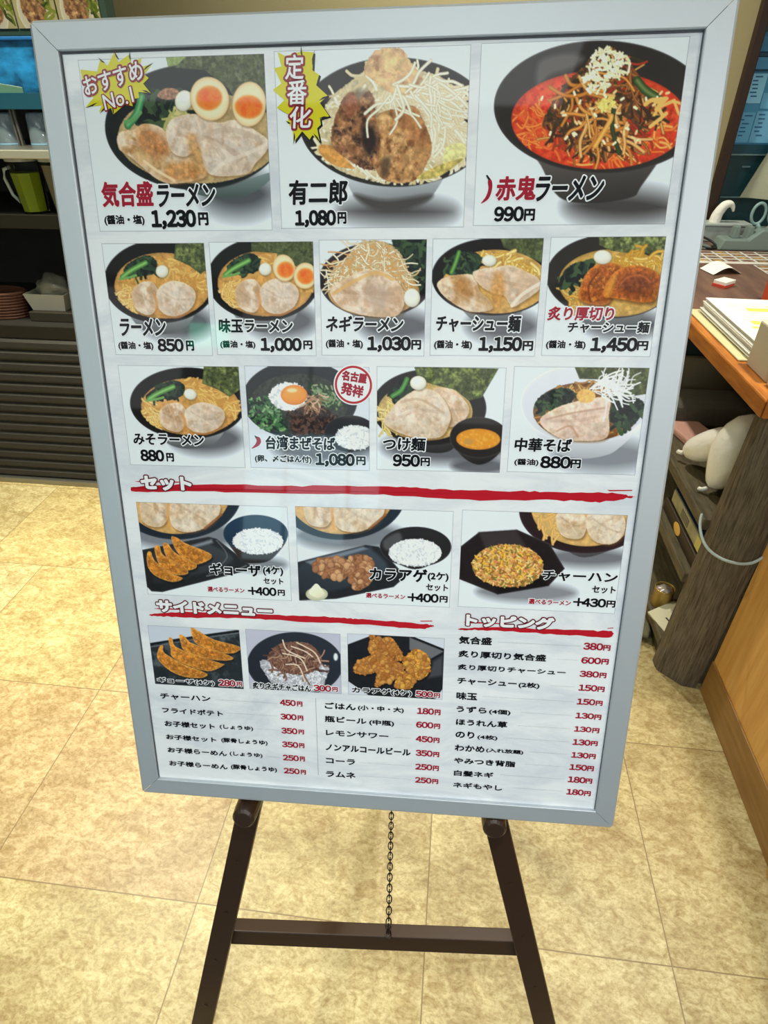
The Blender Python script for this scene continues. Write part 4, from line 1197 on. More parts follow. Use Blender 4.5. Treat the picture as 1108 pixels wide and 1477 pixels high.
def fatten(mb, q, ed, r, z, mi):
    """a band r wide on either side of every outline (dark inks only: its pieces overlap)"""
    used = set()
    for i, j in ed:
        a, b = q[i], q[j]
        d = b - a
        l = math.hypot(*d)
        if l < 1e-6: continue
        nx, ny = -d[1] / l * r, d[0] / l * r
        mb.add([mm(a[0] + nx, a[1] + ny, z), mm(b[0] + nx, b[1] + ny, z), mm(b[0] - nx, b[1] - ny, z), mm(a[0] - nx, a[1] - ny, z)], [(0, 1, 2, 3)], mi)
        used |= {i, j}
    for i in used:
        mb.add([mm(q[i][0] + r * math.cos(k * 1.0472), q[i][1] - r * math.sin(k * 1.0472), z) for k in range(6)], [(0, 1, 2, 3, 4, 5)], mi)


CASES = {1: (0, 4, 7), 2: (1, 5, 4), 4: (2, 6, 5), 8: (3, 7, 6), 3: (0, 1, 5, 7), 6: (1, 2, 6, 4), 12: (2, 3, 7, 5), 9: (3, 0, 4, 6),
         7: (0, 1, 2, 6, 7), 14: (1, 2, 3, 7, 4), 13: (2, 3, 0, 4, 5), 11: (3, 0, 1, 5, 6), 5: (0, 4, 5, 2, 6, 7), 10: (1, 5, 6, 3, 7, 4), 15: (0, 1, 2, 3)}


def fat_sheet(mb, q, ed, r, z, mi, cell):
    """the writing swollen by r on every side, as one clean sheet without overlaps"""
    lo, hi = q.min(0) - r - 2 * cell, q.max(0) + r + 2 * cell
    nx, ny = int((hi[0] - lo[0]) / cell) + 2, int((hi[1] - lo[1]) / cell) + 2
    D = np.full((ny, nx), 9.0 * (r + cell))
    INS = np.zeros((ny, nx), bool)
    xs, ys = lo[0] + cell * np.arange(nx), lo[1] + cell * np.arange(ny)
    pad = r + 2 * cell
    for i, j in ed:
        (ax, ay), (bx, by) = q[i], q[j]
        u0, u1 = max(0, int((min(ax, bx) - pad - lo[0]) / cell)), int((max(ax, bx) + pad - lo[0]) / cell) + 2
        v0, v1 = max(0, int((min(ay, by) - pad - lo[1]) / cell)), int((max(ay, by) + pad - lo[1]) / cell) + 2
        X, Y = xs[None, u0:u1], ys[v0:v1, None]
        ex, ey = bx - ax, by - ay
        t = np.clip(((X - ax) * ex + (Y - ay) * ey) / (ex * ex + ey * ey + 1e-12), 0, 1)
        D[v0:v1, u0:u1] = np.minimum(D[v0:v1, u0:u1], np.hypot(X - ax - t * ex, Y - ay - t * ey))
        if ay != by:
            rows = np.nonzero((ay > ys) != (by > ys))[0]
            for k in rows:
                INS[k] ^= xs < ex * (ys[k] - ay) / ey + ax
    S = np.where(INS, -D, D) - r                       # below zero: inked
    inn = (S < 0).astype(int)
    code = inn[:-1, :-1] + 2 * inn[:-1, 1:] + 4 * inn[1:, 1:] + 8 * inn[1:, :-1]
    for v in range(ny - 1):
        row = code[v]
        u = 0
        cols = np.nonzero(row)[0]
        k = 0
        while k < len(cols):
            u = cols[k]
            if row[u] == 15:
                e = k
                while e + 1 < len(cols) and cols[e + 1] == cols[e] + 1 and row[cols[e + 1]] == 15: e += 1
                x0, x1, y0, y1 = xs[u], xs[cols[e]] + cell, ys[v], ys[v] + cell
                mb.add([mm(x0, y1, z), mm(x1, y1, z), mm(x1, y0, z), mm(x0, y0, z)], [(0, 1, 2, 3)], mi)
                k = e + 1
                continue
            c4 = [(xs[u], ys[v], S[v, u]), (xs[u + 1], ys[v], S[v, u + 1]), (xs[u + 1], ys[v + 1], S[v + 1, u + 1]), (xs[u], ys[v + 1], S[v + 1, u])]
            P = []
            for n in CASES[row[u]]:
                if n < 4: P.append(c4[n][:2])
                else:
                    A_, B_ = c4[n - 4], c4[(n - 3) % 4]
                    t = A_[2] / (A_[2] - B_[2]) if A_[2] != B_[2] else 0.5
                    P.append((A_[0] + (B_[0] - A_[0]) * t, A_[1] + (B_[1] - A_[1]) * t))
            mb.add([mm(x, y, z) for x, y in P[::-1]], [tuple(range(len(P)))], mi)
            k += 1


def write(mb, s, box, z, mi, bold, halo=None, hz=0, hi=0, slant=0.0, turn=None, dark=False):
    """s fitted to box (mm); bold and halo are band widths in mm; turn = (angle, x, y) about a point"""
    q, fs, ed = fit(s, (box[0] + bold, box[1] + bold, box[2] - bold, box[3] - bold), slant)
    if turn:
        c, sn = math.cos(turn[0]), math.sin(turn[0])
        d = q - np.array(turn[1:])
        q = np.stack([d[:, 0] * c - d[:, 1] * sn + turn[1], d[:, 0] * sn + d[:, 1] * c + turn[2]], 1)
    h = box[3] - box[1]
    if halo:
        fat_sheet(mb, q, ed, bold + halo, hz, hi, 0.32)
    if dark:
        mb.add([mm(x, y, z) for x, y in q], fs, mi)
        if bold > 0: fatten(mb, q, ed, bold, z, mi)
    else:
        fat_sheet(mb, q, ed, bold, z, mi, min(0.3, max(0.13, h / 45)))


ZH, ZG = -0.0046, -0.0043
DIGITS = set('0123456789,+')
for part, items in PRINT:
    mb = MB()
    keys = []
    mi = lambda k: keys.index(k) if k in keys else (keys.append(k) or len(keys) - 1)
    for s, x0, y0, x1, y1, c, st in items:
        h = y1 - y0
        num = set(s) <= DIGITS
        if st == 'd':
            n = max(2, int((x1 - x0) / 1.15))
            for i in range(n):
                x, y = x0 + (x1 - x0) * i / (n - 1), (y0 + y1) / 2
                mb.add([mm(x - 0.22, y + 0.22, ZG), mm(x + 0.22, y + 0.22, ZG), mm(x + 0.22, y - 0.22, ZG), mm(x - 0.22, y - 0.22, ZG)], [(0, 1, 2, 3)], mi('g'))
            continue
        bold = h * (0.050 if num else 0.048 if s == '円' else 0.034)
        if st == 'n': write(mb, s, (x0, y0, x1, y1), ZG, mi(c), bold * (1.0 if num else 1.15), dark=c == 'k')
        elif st == 'h': write(mb, s, (x0, y0, x1, y1), ZG, mi(c), bold * 1.1, 0.85, ZH, mi('w'), dark=c == 'k')
        elif st == 'b':
            kana = all(0x30a0 <= ord(ch) <= 0x30ff for ch in s)
            write(mb, s, (x0, y0, x1, y1), ZG, mi(c), h * 0.033, 1.2, ZH, mi('w'), 0.22 if kana else 0.06, dark=c == 'k')
        elif st == 'o': write(mb, s, (x0, y0, x1, y1), -0.0040, mi('w'), h * 0.07, 1.35, -0.0042, mi('m'))
    mb.build(part, [INK[k] for k in keys], poster)


def inked(name, polys, parent=poster):
    keys = []
    mb = MB()
    for c, pts, z in polys:
        if c not in keys: keys.append(c)
        mb.add([mm(x, y, z) for x, y in pts], [tuple(range(len(pts)))[::-1]], keys.index(c))
    return mb, keys


def finish(mb, keys, name):
    o = mb.build(name, [INK[k] for k in keys], poster)
    bm = bmesh.new()
    bm.from_mesh(o.data)
    bmesh.ops.triangulate(bm, faces=[f for f in bm.faces if len(f.verts) > 4])
    for f in bm.faces:
        if f.normal.z < 0: f.normal_flip()
    bm.to_mesh(o.data)
    bm.free()
    return o


# red brush strokes under the three headings
for pts, tails in (
        ([[39.1, 452.8], [48.7, 449.6], [117.4, 445.2], [228.5, 443.1], [338.5, 440.8], [402.2, 442.3], [479.8, 442.0], [530.6, 441.5], [580.7, 441.0], [602.2, 443.8], [601.1, 445.2], [571.9, 451.5], [531.5, 450.6], [428.7, 452.9], [323.0, 450.8], [228.1, 452.6], [116.6, 453.2], [47.9, 456.2]],
         ([[44, 443.6], [52, 442.8], [110, 442.2], [109, 443.4], [52, 444.6]], [[575, 437.6], [601, 436.6], [601.5, 437.8], [578, 439]])),
        ([[45.7, 614.8], [88.6, 608.9], [167.7, 607.5], [246.9, 606.6], [282.8, 606.5], [317.7, 607.5], [378.1, 609.1], [391.9, 610.6], [392.8, 612.7], [374.0, 616.4], [317.6, 614.3], [229.5, 615.0], [167.3, 613.6], [87.7, 616.8], [46.4, 616.9]],
         ([[48, 606.5], [56, 605.4], [120, 604.6], [120, 605.8], [56, 607.2]], [[377, 605.5], [392, 604.6], [392.4, 605.8], [379, 606.6]])),
        ([[426.7, 613.1], [463.2, 609.6], [538.3, 608.0], [593.7, 607.0], [601.3, 608.7], [601.6, 611.9], [592.9, 615.6], [539.0, 614.6], [463.4, 613.9], [428.1, 615.2]],
         ([[429, 604.6], [436, 603.6], [475, 603.6], [475, 604.8], [436, 605.6]], [[594, 603.2], [601, 602.2], [601.5, 603.2], [595, 604]]))):
    big = [tuple(p + RNG.normal(0, 0.35, 2) * (1.0, 1.2)) for p in catmull(pts, True, 9)]
    mb, keys = inked('brush_stroke', [('s', big, -0.0047)] + [('s', t, -0.0047) for t in tails])
    finish(mb, keys, 'brush_stroke')
mb, keys = inked('divider_line', [('g', [(247.75, 722.5), (248.15, 722.5), (248.15, 841.7), (247.75, 841.7)], -0.0047)])
finish(mb, keys, 'divider_line')

# starburst badges, chilli marks and the round stamp
star1 = [[43.1, 47.7], [42.5, 39.3], [59.0, 41.2], [63.2, 31.6], [69.9, 37.0], [77.8, 26.7], [80.8, 34.3], [92.2, 28.6], [93.1, 36.1], [103.8, 31.2], [101.0, 39.3], [113.2, 36.6], [104.9, 44.7], [109.1, 47.8], [103.1, 52.2], [109.5, 60.0], [97.6, 58.9], [97.9, 63.6], [89.4, 64.9], [90.5, 70.4], [83.2, 68.6], [69.8, 76.9], [68.7, 71.4], [56.0, 74.3], [59.6, 68.9], [43.3, 70.1], [52.1, 62.5], [42.6, 56.9], [49.7, 53.2]]
star2 = [[234.1, 30.8], [241.0, 33.9], [256.0, 30.7], [267.3, 31.7], [266.0, 45.6], [272.0, 49.4], [269.1, 57.5], [279.5, 65.9], [272.2, 71.8], [280.8, 82.6], [271.9, 84.7], [272.6, 89.3], [268.9, 92.3], [271.3, 104.1], [264.3, 97.7], [261.4, 101.5], [254.5, 94.4], [245.9, 103.6], [245.5, 91.9], [240.3, 86.4], [243.3, 81.1], [231.0, 74.7], [238.4, 68.8], [228.1, 60.2], [236.4, 55.2], [229.9, 43.1], [237.1, 41.9]]


def spike(a, b, w):
    a, b = np.array(a, float), np.array(b, float)
    d = b - a
    n = np.array([-d[1], d[0]]) / np.hypot(*d) * w
    return [tuple(a), tuple(a + d * 0.6 + n), tuple(b), tuple(a + d * 0.75 - n * 0.3)]


Z1, Z2, Z3 = -0.0045, -0.0042, -0.0038
mb, keys = inked('starburst_badge', [('y', star1, Z1)] + [('k', spike(a, b, 1.1), Z1 + 0.0001) for a, b in (((115, 35.6), (104, 42)), ((77.7, 24.6), (82, 33)), ((61.5, 30), (68, 35)), ((93, 25.6), (93, 34)), ((42.2, 71), (55.5, 66.6)), ((56.4, 76), (64, 69)), ((70, 78.6), (70, 70)), ((111, 61), (101, 57.5)))])
finish(mb, keys, 'starburst_badge')
mb, keys = inked('starburst_badge', [('k', [(x + 1.8, y + 1.2) for x, y in star2], Z1 - 0.00005), ('y', star2, Z1)] + [('k', spike(a, b, 1.2), Z1 + 0.0001) for a, b in (((256, 26), (257, 36)), ((268.5, 30), (266, 42)), ((282.5, 65.6), (271, 70)), ((283, 83.6), (271, 84)), ((273, 106.6), (265, 96)), ((245.6, 105.6), (247, 95)), ((239, 85.4), (244, 88)))])
finish(mb, keys, 'starburst_badge')


def badge_text(name, rows):
    mb = MB()
    for s, box, turn, h in rows:
        write(mb, s, box, Z3, 0, h * 0.02, h * 0.115, Z2, 1, 0.08, turn)
    mb.build(name, [INK['w'], mat('ink_wine', (150, 30, 52), 0.4, spec=0.15, coat=0.4)], poster)


ang = math.atan2(-12.9, 59.5)
badge_text('badge_text', [('おすすめ', (43.2, 39.6, 104.3, 55.2), (ang, 73.75, 47.4), 14), ('No.1', (61.4, 57.6, 92.8, 70.4), (math.atan2(-6.3, 29), 77.1, 65.0), 10)])
badge_text('badge_text', [('定', (240.1, 33.2, 257.8, 52.7), None, 16), ('番', (241.5, 53.1, 260.1, 73.0), None, 16), ('化', (243.2, 74.2, 263.9, 92.2), None, 16)])
for pts, tip in (([[432.0, 136.5], [434.9, 139.2], [435.3, 146.3], [432.4, 154.0], [425.6, 157.9], [429.8, 152.2], [431.9, 145.4], [431.0, 139.5]], [(429.0, 134.3), (430.2, 133.6), (433.6, 137.4), (431.6, 138.2)]),
                 ([[190.4, 388.2], [195.2, 388.6], [196.8, 393.4], [193.8, 398.2], [185.5, 401.7], [190.1, 396.7], [192.0, 392.1]], [(189.6, 387.4), (190.6, 386.8), (193.4, 388.6), (192.2, 389.6)])):
    c = np.array(pts).mean(0)
    sm = [tuple(p) for p in catmull(pts, True, 5)]
    halo = [tuple(c + (p - c) * 1.22) for p in catmull(pts, True, 5)]
    mb, keys = inked('chilli_mark', [('w', halo, ZH), ('r', sm, ZG), ('k', tip, ZG + 0.0001)])
    finish(mb, keys, 'chilli_mark')
cx, cy = 300.8, 330.2
mb, keys = inked('round_stamp', [('w', [(cx + 21.3 * math.cos(t), cy + 21.3 * math.sin(t)) for t in np.linspace(0, 2 * math.pi, 48, endpoint=False)], ZH), ('s', [(cx + 19.9 * math.cos(t), cy + 19.9 * math.sin(t)) for t in np.linspace(0, 2 * math.pi, 48, endpoint=False)], ZG), ('w', [(cx + 17.6 * math.cos(t), cy + 17.6 * math.sin(t)) for t in np.linspace(0, 2 * math.pi, 48, endpoint=False)], ZG + 0.0001)])
keys.append('r') if 'r' not in keys else None
for s, box, a in (('名古屋', (288.6, 316.6, 315.4, 327.2), (0.14, 302.0, 321.9)), ('発祥', (287.4, 328.9, 311.6, 342.2), (0.2, 299.4, 335.6))):
    write(mb, s, box, ZG + 0.0003, keys.index('r'), 0.55, turn=a)
finish(mb, keys, 'round_stamp')

# ------------------------------------------------------------------ easel
m_easel = mat('dark_brown_steel', (54, 35, 22), 0.38, spec=0.5)
m_knob = mat('brown_plastic_peg', (56, 39, 30), 0.35)
m_chain = mat('black_chain', (26, 20, 18), 0.4, metal=0.4)
easel = empty('display_easel', (-0.05, 0.3, 0), 'dark brown metal display easel holding the menu board, its chain hanging behind', 'easel')
e_side = Vector((0.9975, 0.0623, 0.0329))
LT, RT = Vector((-0.2509, 0.4407, 0.4705)), Vector((0.1057, 0.4623, 0.4803))
LF, RF = Vector((-0.3527, 0.2768, 0.0)), Vector((0.2513, 0.3078, 0.0))
for a, f, s in ((LT, LF, -1), (RT, RF, 1)):
    top = f + (a - f) * (1.165 / a.z)
    mb = MB().bar(f, top, 0.033, 0.018, e_side)
    leg = rebase(mb.build('front_leg', m_easel, bevel=0.0015), easel)
    t = (top - f).normalized()
    nrm = t.cross(e_side).normalized()
    if nrm.y > 0: nrm = -nrm
    for q in (0.135, 0.235, 0.335, 0.435):
        c = f + t * q + nrm * 0.0088
        rebase(MB().tube([c, c + nrm * 0.0012], 0.0028, 8).build('bolt_head', m_knob), easel).parent = leg
    c = a + t * 0.040 + nrm * 0.008
    peg = MB().tube([c, c + bn * 0.020, c + bn * 0.0330, c + bn * 0.0365], [0.0165, 0.0165, 0.0155, 0.012], 20)
    rebase(peg.build('support_peg', m_knob, smooth=False, bevel=0.0006), easel)
for o in list(easel.children):
    for k in o.children: k.matrix_parent_inverse = Matrix()
cl, cr = Vector((-0.2960, 0.3830, 0.2298)), Vector((0.1640, 0.4125, 0.2534))
rebase(MB().bar(cl, cr, 0.030, 0.022, Vector((0, 0.28, 0.96))).build('crossbar', m_easel, bevel=0.0015), easel)
hinge = Vector((-0.098, 0.700, 1.13))
rfoot = Vector((-0.092, 1.00, 0.0))
rebase(MB().bar(rfoot, hinge, 0.028, 0.018, Vector((1, 0, 0))).build('rear_leg', m_easel, bevel=0.0015), easel)
rebase(MB().bar(Vector((-0.098, 0.672, 1.06)), Vector((-0.098, 0.702, 1.175)), 0.09, 0.012, Vector((1, 0, 0))).build('hinge_plate', m_easel, bevel=0.001), easel)
mb = MB()
ca, cb = Vector((-0.0405, 0.392, 0.262)), Vector((-0.083, 0.905, 0.335))
N_ = 60
for i in range(N_):
    t = (i + 0.5) / N_
    c = ca.lerp(cb, t) + Vector((0, 0, -0.035 * 4 * t * (1 - t)))
    d = (cb - ca + Vector((0, 0, -0.14 * (1 - 2 * t)))).normalized()
    s = d.cross(Vector((0, 0, 1))).normalized()
    if i % 2: s = s.cross(d)
    mb.tube([c + d * 0.0066 * math.cos(k * math.pi / 6) + s * 0.0041 * math.sin(k * math.pi / 6) for k in range(12)], 0.0011, 5, closed=True)
rebase(mb.build('chain', m_chain), easel)

# ------------------------------------------------------------------ drink counter behind, on the left
m_dark = mat('black_laminate', (30, 29, 27), 0.6)
m_rib = mat('ribbed_charcoal_panel', (46, 44, 41), 0.6, vary=((36, 35, 33), 30, (1, 6, 6)))
m_steel = mat('stainless_steel', (150, 150, 146), 0.3, metal=0.85)
counter = empty('drink_counter', (-1.5, 2.0, 0), 'black drink counter with ribbed front panel and open shelves behind the board', 'counter')
X0, X1 = -2.9, -0.35
pts = [(1.985, 0.025)]
nr = 14
for i in range(nr):
    z0 = 0.025 + i * 0.585 / nr
    h = 0.585 / nr
    pts += [(1.9650, z0), (1.958, z0 + h * 0.25), (1.958, z0 + h * 0.7), (1.9685, z0 + h * 0.96)]
pts += [(1.968, 0.61), (1.985, 0.61)]
rebase(MB().prism(pts, 0, X0, X1).build('ribbed_panel', m_rib), counter)
rebase(MB().box(X0, X1, 1.945, 1.985, 0.0, 0.024).build('base_strip', m_steel, bevel=0.003), counter)
rebase(MB().box(X0, X1, 1.975, 2.55, 0.612, 0.65).build('lower_shelf', m_dark, bevel=0.003), counter)
rebase(MB().box(X0, X1, 1.965, 1.975, 0.612, 0.655).build('shelf_edge', mat('dark_edge_strip', (40, 38, 34), 0.4, metal=0.4), bevel=0.001), counter)
rebase(MB().box(X0, X1, 1.985, 2.55, 0.975, 1.005).build('upper_shelf', m_dark, bevel=0.003), counter)
rebase(MB().box(X0, X1, 1.972, 1.984, 0.972, 1.012).build('shelf_edge', mat('bronze_edge_strip', (44, 42, 36), 0.35, metal=0.6), bevel=0.001), counter)
rebase(MB().box(X0, X1, 1.992, 2.55, 1.172, 1.186).build('counter_top', m_steel, bevel=0.003), counter)
rebase(MB().box(X0, X1, 1.978, 1.991, 1.166, 1.190).build('front_rail', mat('bright_steel_rail', (196, 196, 184), 0.25, metal=0.7), bevel=0.003), counter)
rebase(MB().box(X0, X1, 2.55, 2.58, 0.0, 1.172).build('back_panel', m_dark), counter)
rebase(MB().box(X1, X1 + 0.03, 1.975, 2.58, 0.0, 1.19).build('side_panel', m_dark), counter)

m_clear = mat('clear_plastic', (244, 248, 244), 0.03, trans=1.0, ior=1.12)


def jug(loc, label, drink, group='drink jugs on the counter shelf'):
    j = empty('drink_jug', loc, label, 'jug', group)
    body = MB().lathe([(0.0, 0.004), (0.036, 0.004), (0.038, 0.0), (0.040, 0.004), (0.052, 0.150), (0.053, 0.158), (0.050, 0.157), (0.0375, 0.008), (0.0, 0.007)], n=8)
    body.build('jug_body', m_clear, j)
    MB().lathe([(0.0, 0.150), (0.050, 0.150), (0.052, 0.160), (0.049, 0.170), (0.0, 0.172)], n=24).build('lid', mat('frosted_lid', (176, 178, 168), 0.4), j)
    h = MB().tube([(-0.049, 0, 0.132), (-0.070, -0.004, 0.126), (-0.074, -0.006, 0.100), (-0.064, -0.004, 0.052), (-0.046, 0, 0.030)], 0.0055, 8)
    h.build('handle', mat('jug_handle', (186, 190, 170), 0.25), j, smooth=True)
    if drink:
        MB().lathe([(0.0, 0.0075), (0.0362, 0.0075), (0.0452, drink[1]), (0.0, drink[1])], n=8).build('drink', mat('tea', drink[0], 0.15), j)
    return j


jug((-1.398, 2.062, 1.005), 'clear jug of green tea standing on the dark shelf by the board edge', ((140, 148, 30), 0.118))
jug((-1.288, 2.066, 1.005), 'clear jug of pale brown drink half hidden by the board edge', ((142, 126, 98), 0.140)).rotation_euler = (0, 0, math.pi)

m_glass = mat('tumbler_glass', (170, 190, 205), 0.06, trans=0.75, ior=1.4)
for x, lb in ((-1.545, 'glass tumbler at the open end of the counter top'), (-1.425, 'glass tumbler next to the thin uprights, nearest the board')):
    g = empty('glass_tumbler', (x, 2.25, 1.186), lb, 'glass', 'tumblers on the counter top')
    MB().lathe([(0.043, 0.0), (0.036, 0.086), (0.033, 0.092), (0.0, 0.093)], n=24).build('tumbler_wall', m_glass, g, smooth=True)
    MB().lathe([(0.0415, 0.001), (0.0435, 0.004), (0.0415, 0.007)], n=24).build('rim', mat('blue_lit_rim', (120, 168, 196), 0.15), g, smooth=True)
rack = empty('tumbler_rack', (-1.5, 2.3, 1.186), 'dark wire rack with thin uprights standing around the glass tumblers', 'rack')
for x in (-1.49, -1.478, -1.37, -1.60):
    rebase(MB().bar((x, 2.21, 1.186), (x, 2.21, 1.290), 0.006, 0.006, (1, 0, 0)).build('upright', mat('rack_grey', (74, 72, 70), 0.4)), rack)
rebase(MB().box(-2.3, -1.0, 2.19, 2.53, 1.290, 1.302).build('rack_shelf', mat('teal_shelf', (22, 56, 72), 0.35), bevel=0.002), rack)
rebase(MB().box(-2.3, -1.0, 2.185, 2.192, 1.288, 1.332).build('rack_lip', mat('teal_lip', (24, 66, 84), 0.3), bevel=0.001), rack)
rebase(MB().box(-2.3, -1.0, 2.52, 2.535, 1.186, 1.290).build('rack_back', m_dark), rack)

tub = empty('blue_tub', (-1.55, 2.3, 1.302), 'bright blue plastic storage tub on the rack above the tumblers', 'tub')
m_tub = mat('blue_plastic', (38, 128, 190), 0.3, vary=((10, 40, 68), 9, (1, 1, 1.5)))
mb = MB()
mb.prism([(-1.92, 1.302), (-1.330, 1.302), (-1.315, 1.470), (-1.935, 1.470)], 1, 2.24, 2.252)
mb.prism([(-1.92, 1.302), (-1.330, 1.302), (-1.315, 1.470), (-1.935, 1.470)], 1, 2.45, 2.462)
mb.box(-1.935, -1.922, 2.252, 2.45, 1.302, 1.470).box(-1.330, -1.317, 2.252, 2.45, 1.302, 1.470).box(-1.92, -1.33, 2.252, 2.45, 1.302, 1.310)
rebase(mb.build('tub_body', m_tub), tub)
rebase(MB().box(-1.945, -1.305, 2.228, 2.47, 1.466, 1.476).build('tub_lid', mat('deep_blue_lid', (28, 90, 150), 0.35), bevel=0.003), tub)
for k, (x, rz, c, lb) in enumerate(((-1.478, 0.35, (52, 92, 76), 'dark green sachet leaning against the blue tub, nearest the board'), (-1.565, -0.3, (64, 150, 176), 'pale blue sachet leaning against the blue tub'))):
    o = MB().prism([(-0.045, 0.0), (0.045, 0.006), (0.04, 0.048), (-0.035, 0.055)], 1, -0.004, 0.004).build('drink_sachet', mat('sachet_%s' % 'green blue'.split()[k], c, 0.35), bevel=0.002)
    o.location, o.rotation_euler = (x, 2.214, 1.3025), (-0.25, rz * 0.2, rz)
    tag(o, lb, 'sachet', 'sachets in front of the tub')

header = MB().box(-2.9, -1.12, 2.27, 2.33, 1.478, 2.6).build('header_panel', mat('dark_green_panel', (30, 52, 44), 0.5), bevel=0.003)
tag(header, 'dark green header panel above the drink counter carrying small ramen pictures', 'panel')
for i, (x0, lb) in enumerate(((-1.555, 'small ramen picture card on the dark green header, farthest from the board'), (-1.415, 'small ramen picture card on the dark green header, middle of three'), (-1.275, 'small ramen picture card on the dark green header, beside its end'))):
    c = empty('picture_card', (x0, 2.264, 1.497), lb, 'picture', 'ramen cards on the header panel')
    MB().box(0, 0.135, 0.002, 0.0055, 0, 0.19).build('card_board', mat('card_cream', (140, 134, 106), 0.5), c)
    A = Art((0, 0, 135, 190), [(0, 0), (135, 0), (135, 190), (0, 190)], (176, 166, 128), 1.6)
    A.poly([(0, 0), (135, 0), (135, 70), (0, 70)], (42, 36, 52), smooth=False, tex=0.3)
    A.strands([(0, 60), (135, 60), (135, 110), (0, 110)], 24, 40, 9, [(216, 206, 120), (110, 110, 60), (226, 220, 190)])
    A.poly(ell(62, 150, 52, 60), (196, 190, 172), rim=((226, 224, 212), 3, 0.8))
    A.poly(ell(64, 140, 40, 44), (150, 112, 80), tex=0.5, ts=8, rough=3, blot=[((96, 60, 52), 12, 0.52, 0.8), ((206, 176, 130), 10, 0.58, 0.7)])
    A.strands([(95, 80), (130, 80), (130, 170), (100, 150)], 16, 30, 8, [(96, 112, 40), (130, 140, 60), (60, 72, 36)])
    A.im *= 0.7
    A.build('card_picture', c, lambda x, y: (x / 1000, 0.0015, (190 - y) / 1000), m_ink)

# lower shelf
m_card = mat('grey_white_card', (176, 172, 160), 0.6)
mb = MB()
b = [(-1.540, 2.05), (-1.385, 2.05), (-1.385, 2.17), (-1.540, 2.17)]
lo = [(x * 0.8 - 1.4625 * 0.2, y * 0.85 + 2.11 * 0.15) for x, y in b]
mb.add([(*p, 0.684) for p in lo] + [(*p, 0.742) for p in b] + [(p[0] * 0.96 - 1.4625 * 0.04, p[1] * 0.94 + 2.11 * 0.06, 0.742) for p in b] + [(p[0], p[1], 0.692) for p in lo],
       [(3, 2, 1, 0)] + [(i, (i + 1) % 4, 4 + (i + 1) % 4, 4 + i) for i in range(4)] + [(4 + i, 4 + (i + 1) % 4, 8 + (i + 1) % 4, 8 + i) for i in range(4)] + [(8 + i, 8 + (i + 1) % 4, 12 + (i + 1) % 4, 12 + i) for i in range(4)] + [(12, 13, 14, 15)])
tag(mb.build('paper_tray_box', m_card), 'open grey white carton with flared sides on the low dark shelf', 'box')
tr = MB().box(-1.53, -1.10, 2.035, 2.25, 0.65, 0.684).build('dark_tray', mat('olive_black_tray', (44, 40, 32), 0.5), bevel=0.003)
tag(tr, 'flat olive black tray under the grey white carton', 'tray')


def blob(name, c, r, m, amp=0.25, seed=0, sub=3, label=None, cat=None, floor=None):
    bm = bmesh.new()
    bmesh.ops.create_icosphere(bm, subdivisions=sub, radius=1)
    rg = np.random.default_rng(seed)
    ph = rg.uniform(0, 6.28, (6, 3))
    for v in bm.verts:
        n = sum(math.sin(3.1 * (k + 1) * 0.6 * v.co[k % 3] + ph[k][0]) * math.cos(2.3 * v.co[(k + 1) % 3] * (1 + k * 0.4) + ph[k][1]) for k in range(6)) / 3
        v.co *= 1 + amp * n
        v.co = Vector((c[0] + v.co.x * r[0], c[1] + v.co.y * r[1], c[2] + v.co.z * r[2]))
        if floor is not None and v.co.z < floor: v.co.z = floor
    me = bpy.data.meshes.new(name)
    bm.to_mesh(me)
    bm.free()
    me.materials.append(m)
    me.polygons.foreach_set('use_smooth', [True] * len(me.polygons))
    o = bpy.data.objects.new(name, me)
    COL.objects.link(o)
    return tag(o, label, cat) if label else o


blob('plastic_bag', (-1.452, 2.11, 0.752), (0.060, 0.045, 0.044), mat('crumpled_film', (120, 118, 104), 0.3, bump=(30, 0.6)), 0.3, 3, 3, 'crumpled greyish plastic bag stuffed in the grey white carton', 'bag')
o = MB().prism([(-1.345, 2.05), (-1.23, 2.05), (-1.21, 2.075), (-1.32, 2.12)], 2, 0.684, 0.700).build('folded_cloth', mat('cream_cloth', (168, 164, 128), 0.8), bevel=0.005)
tag(o, 'folded cream cloth lying on the olive black tray', 'cloth')
bk = empty('wicker_basket', (-1.66, 2.08, 0.65), 'dark reddish brown basket at the open end of the low shelf', 'basket')
mb = MB()
for i in range(9):
    z0 = 0.652 + i * 0.0105
    r = 0.085 + i * 0.0022
    mb.tube([(-1.66 + r * math.cos(a), 2.085 + r * 0.55 * math.sin(a), z0 + 0.004) for a in np.linspace(0, 2 * math.pi, 24, endpoint=False)], 0.0062, 6, closed=True)
rebase(mb.build('woven_wall', mat('brown_wicker', (84, 48, 32), 0.7)), bk)
rebase(MB().lathe([(0.0, 0.650), (0.085, 0.650), (0.085, 0.654), (0, 0.654)], (-1.66, 2.085, 0)).build('basket_base', mat('brown_wicker_base', (84, 48, 30), 0.7)), bk)
bpy.data.objects['basket_base'].scale = (1, 0.55, 1)

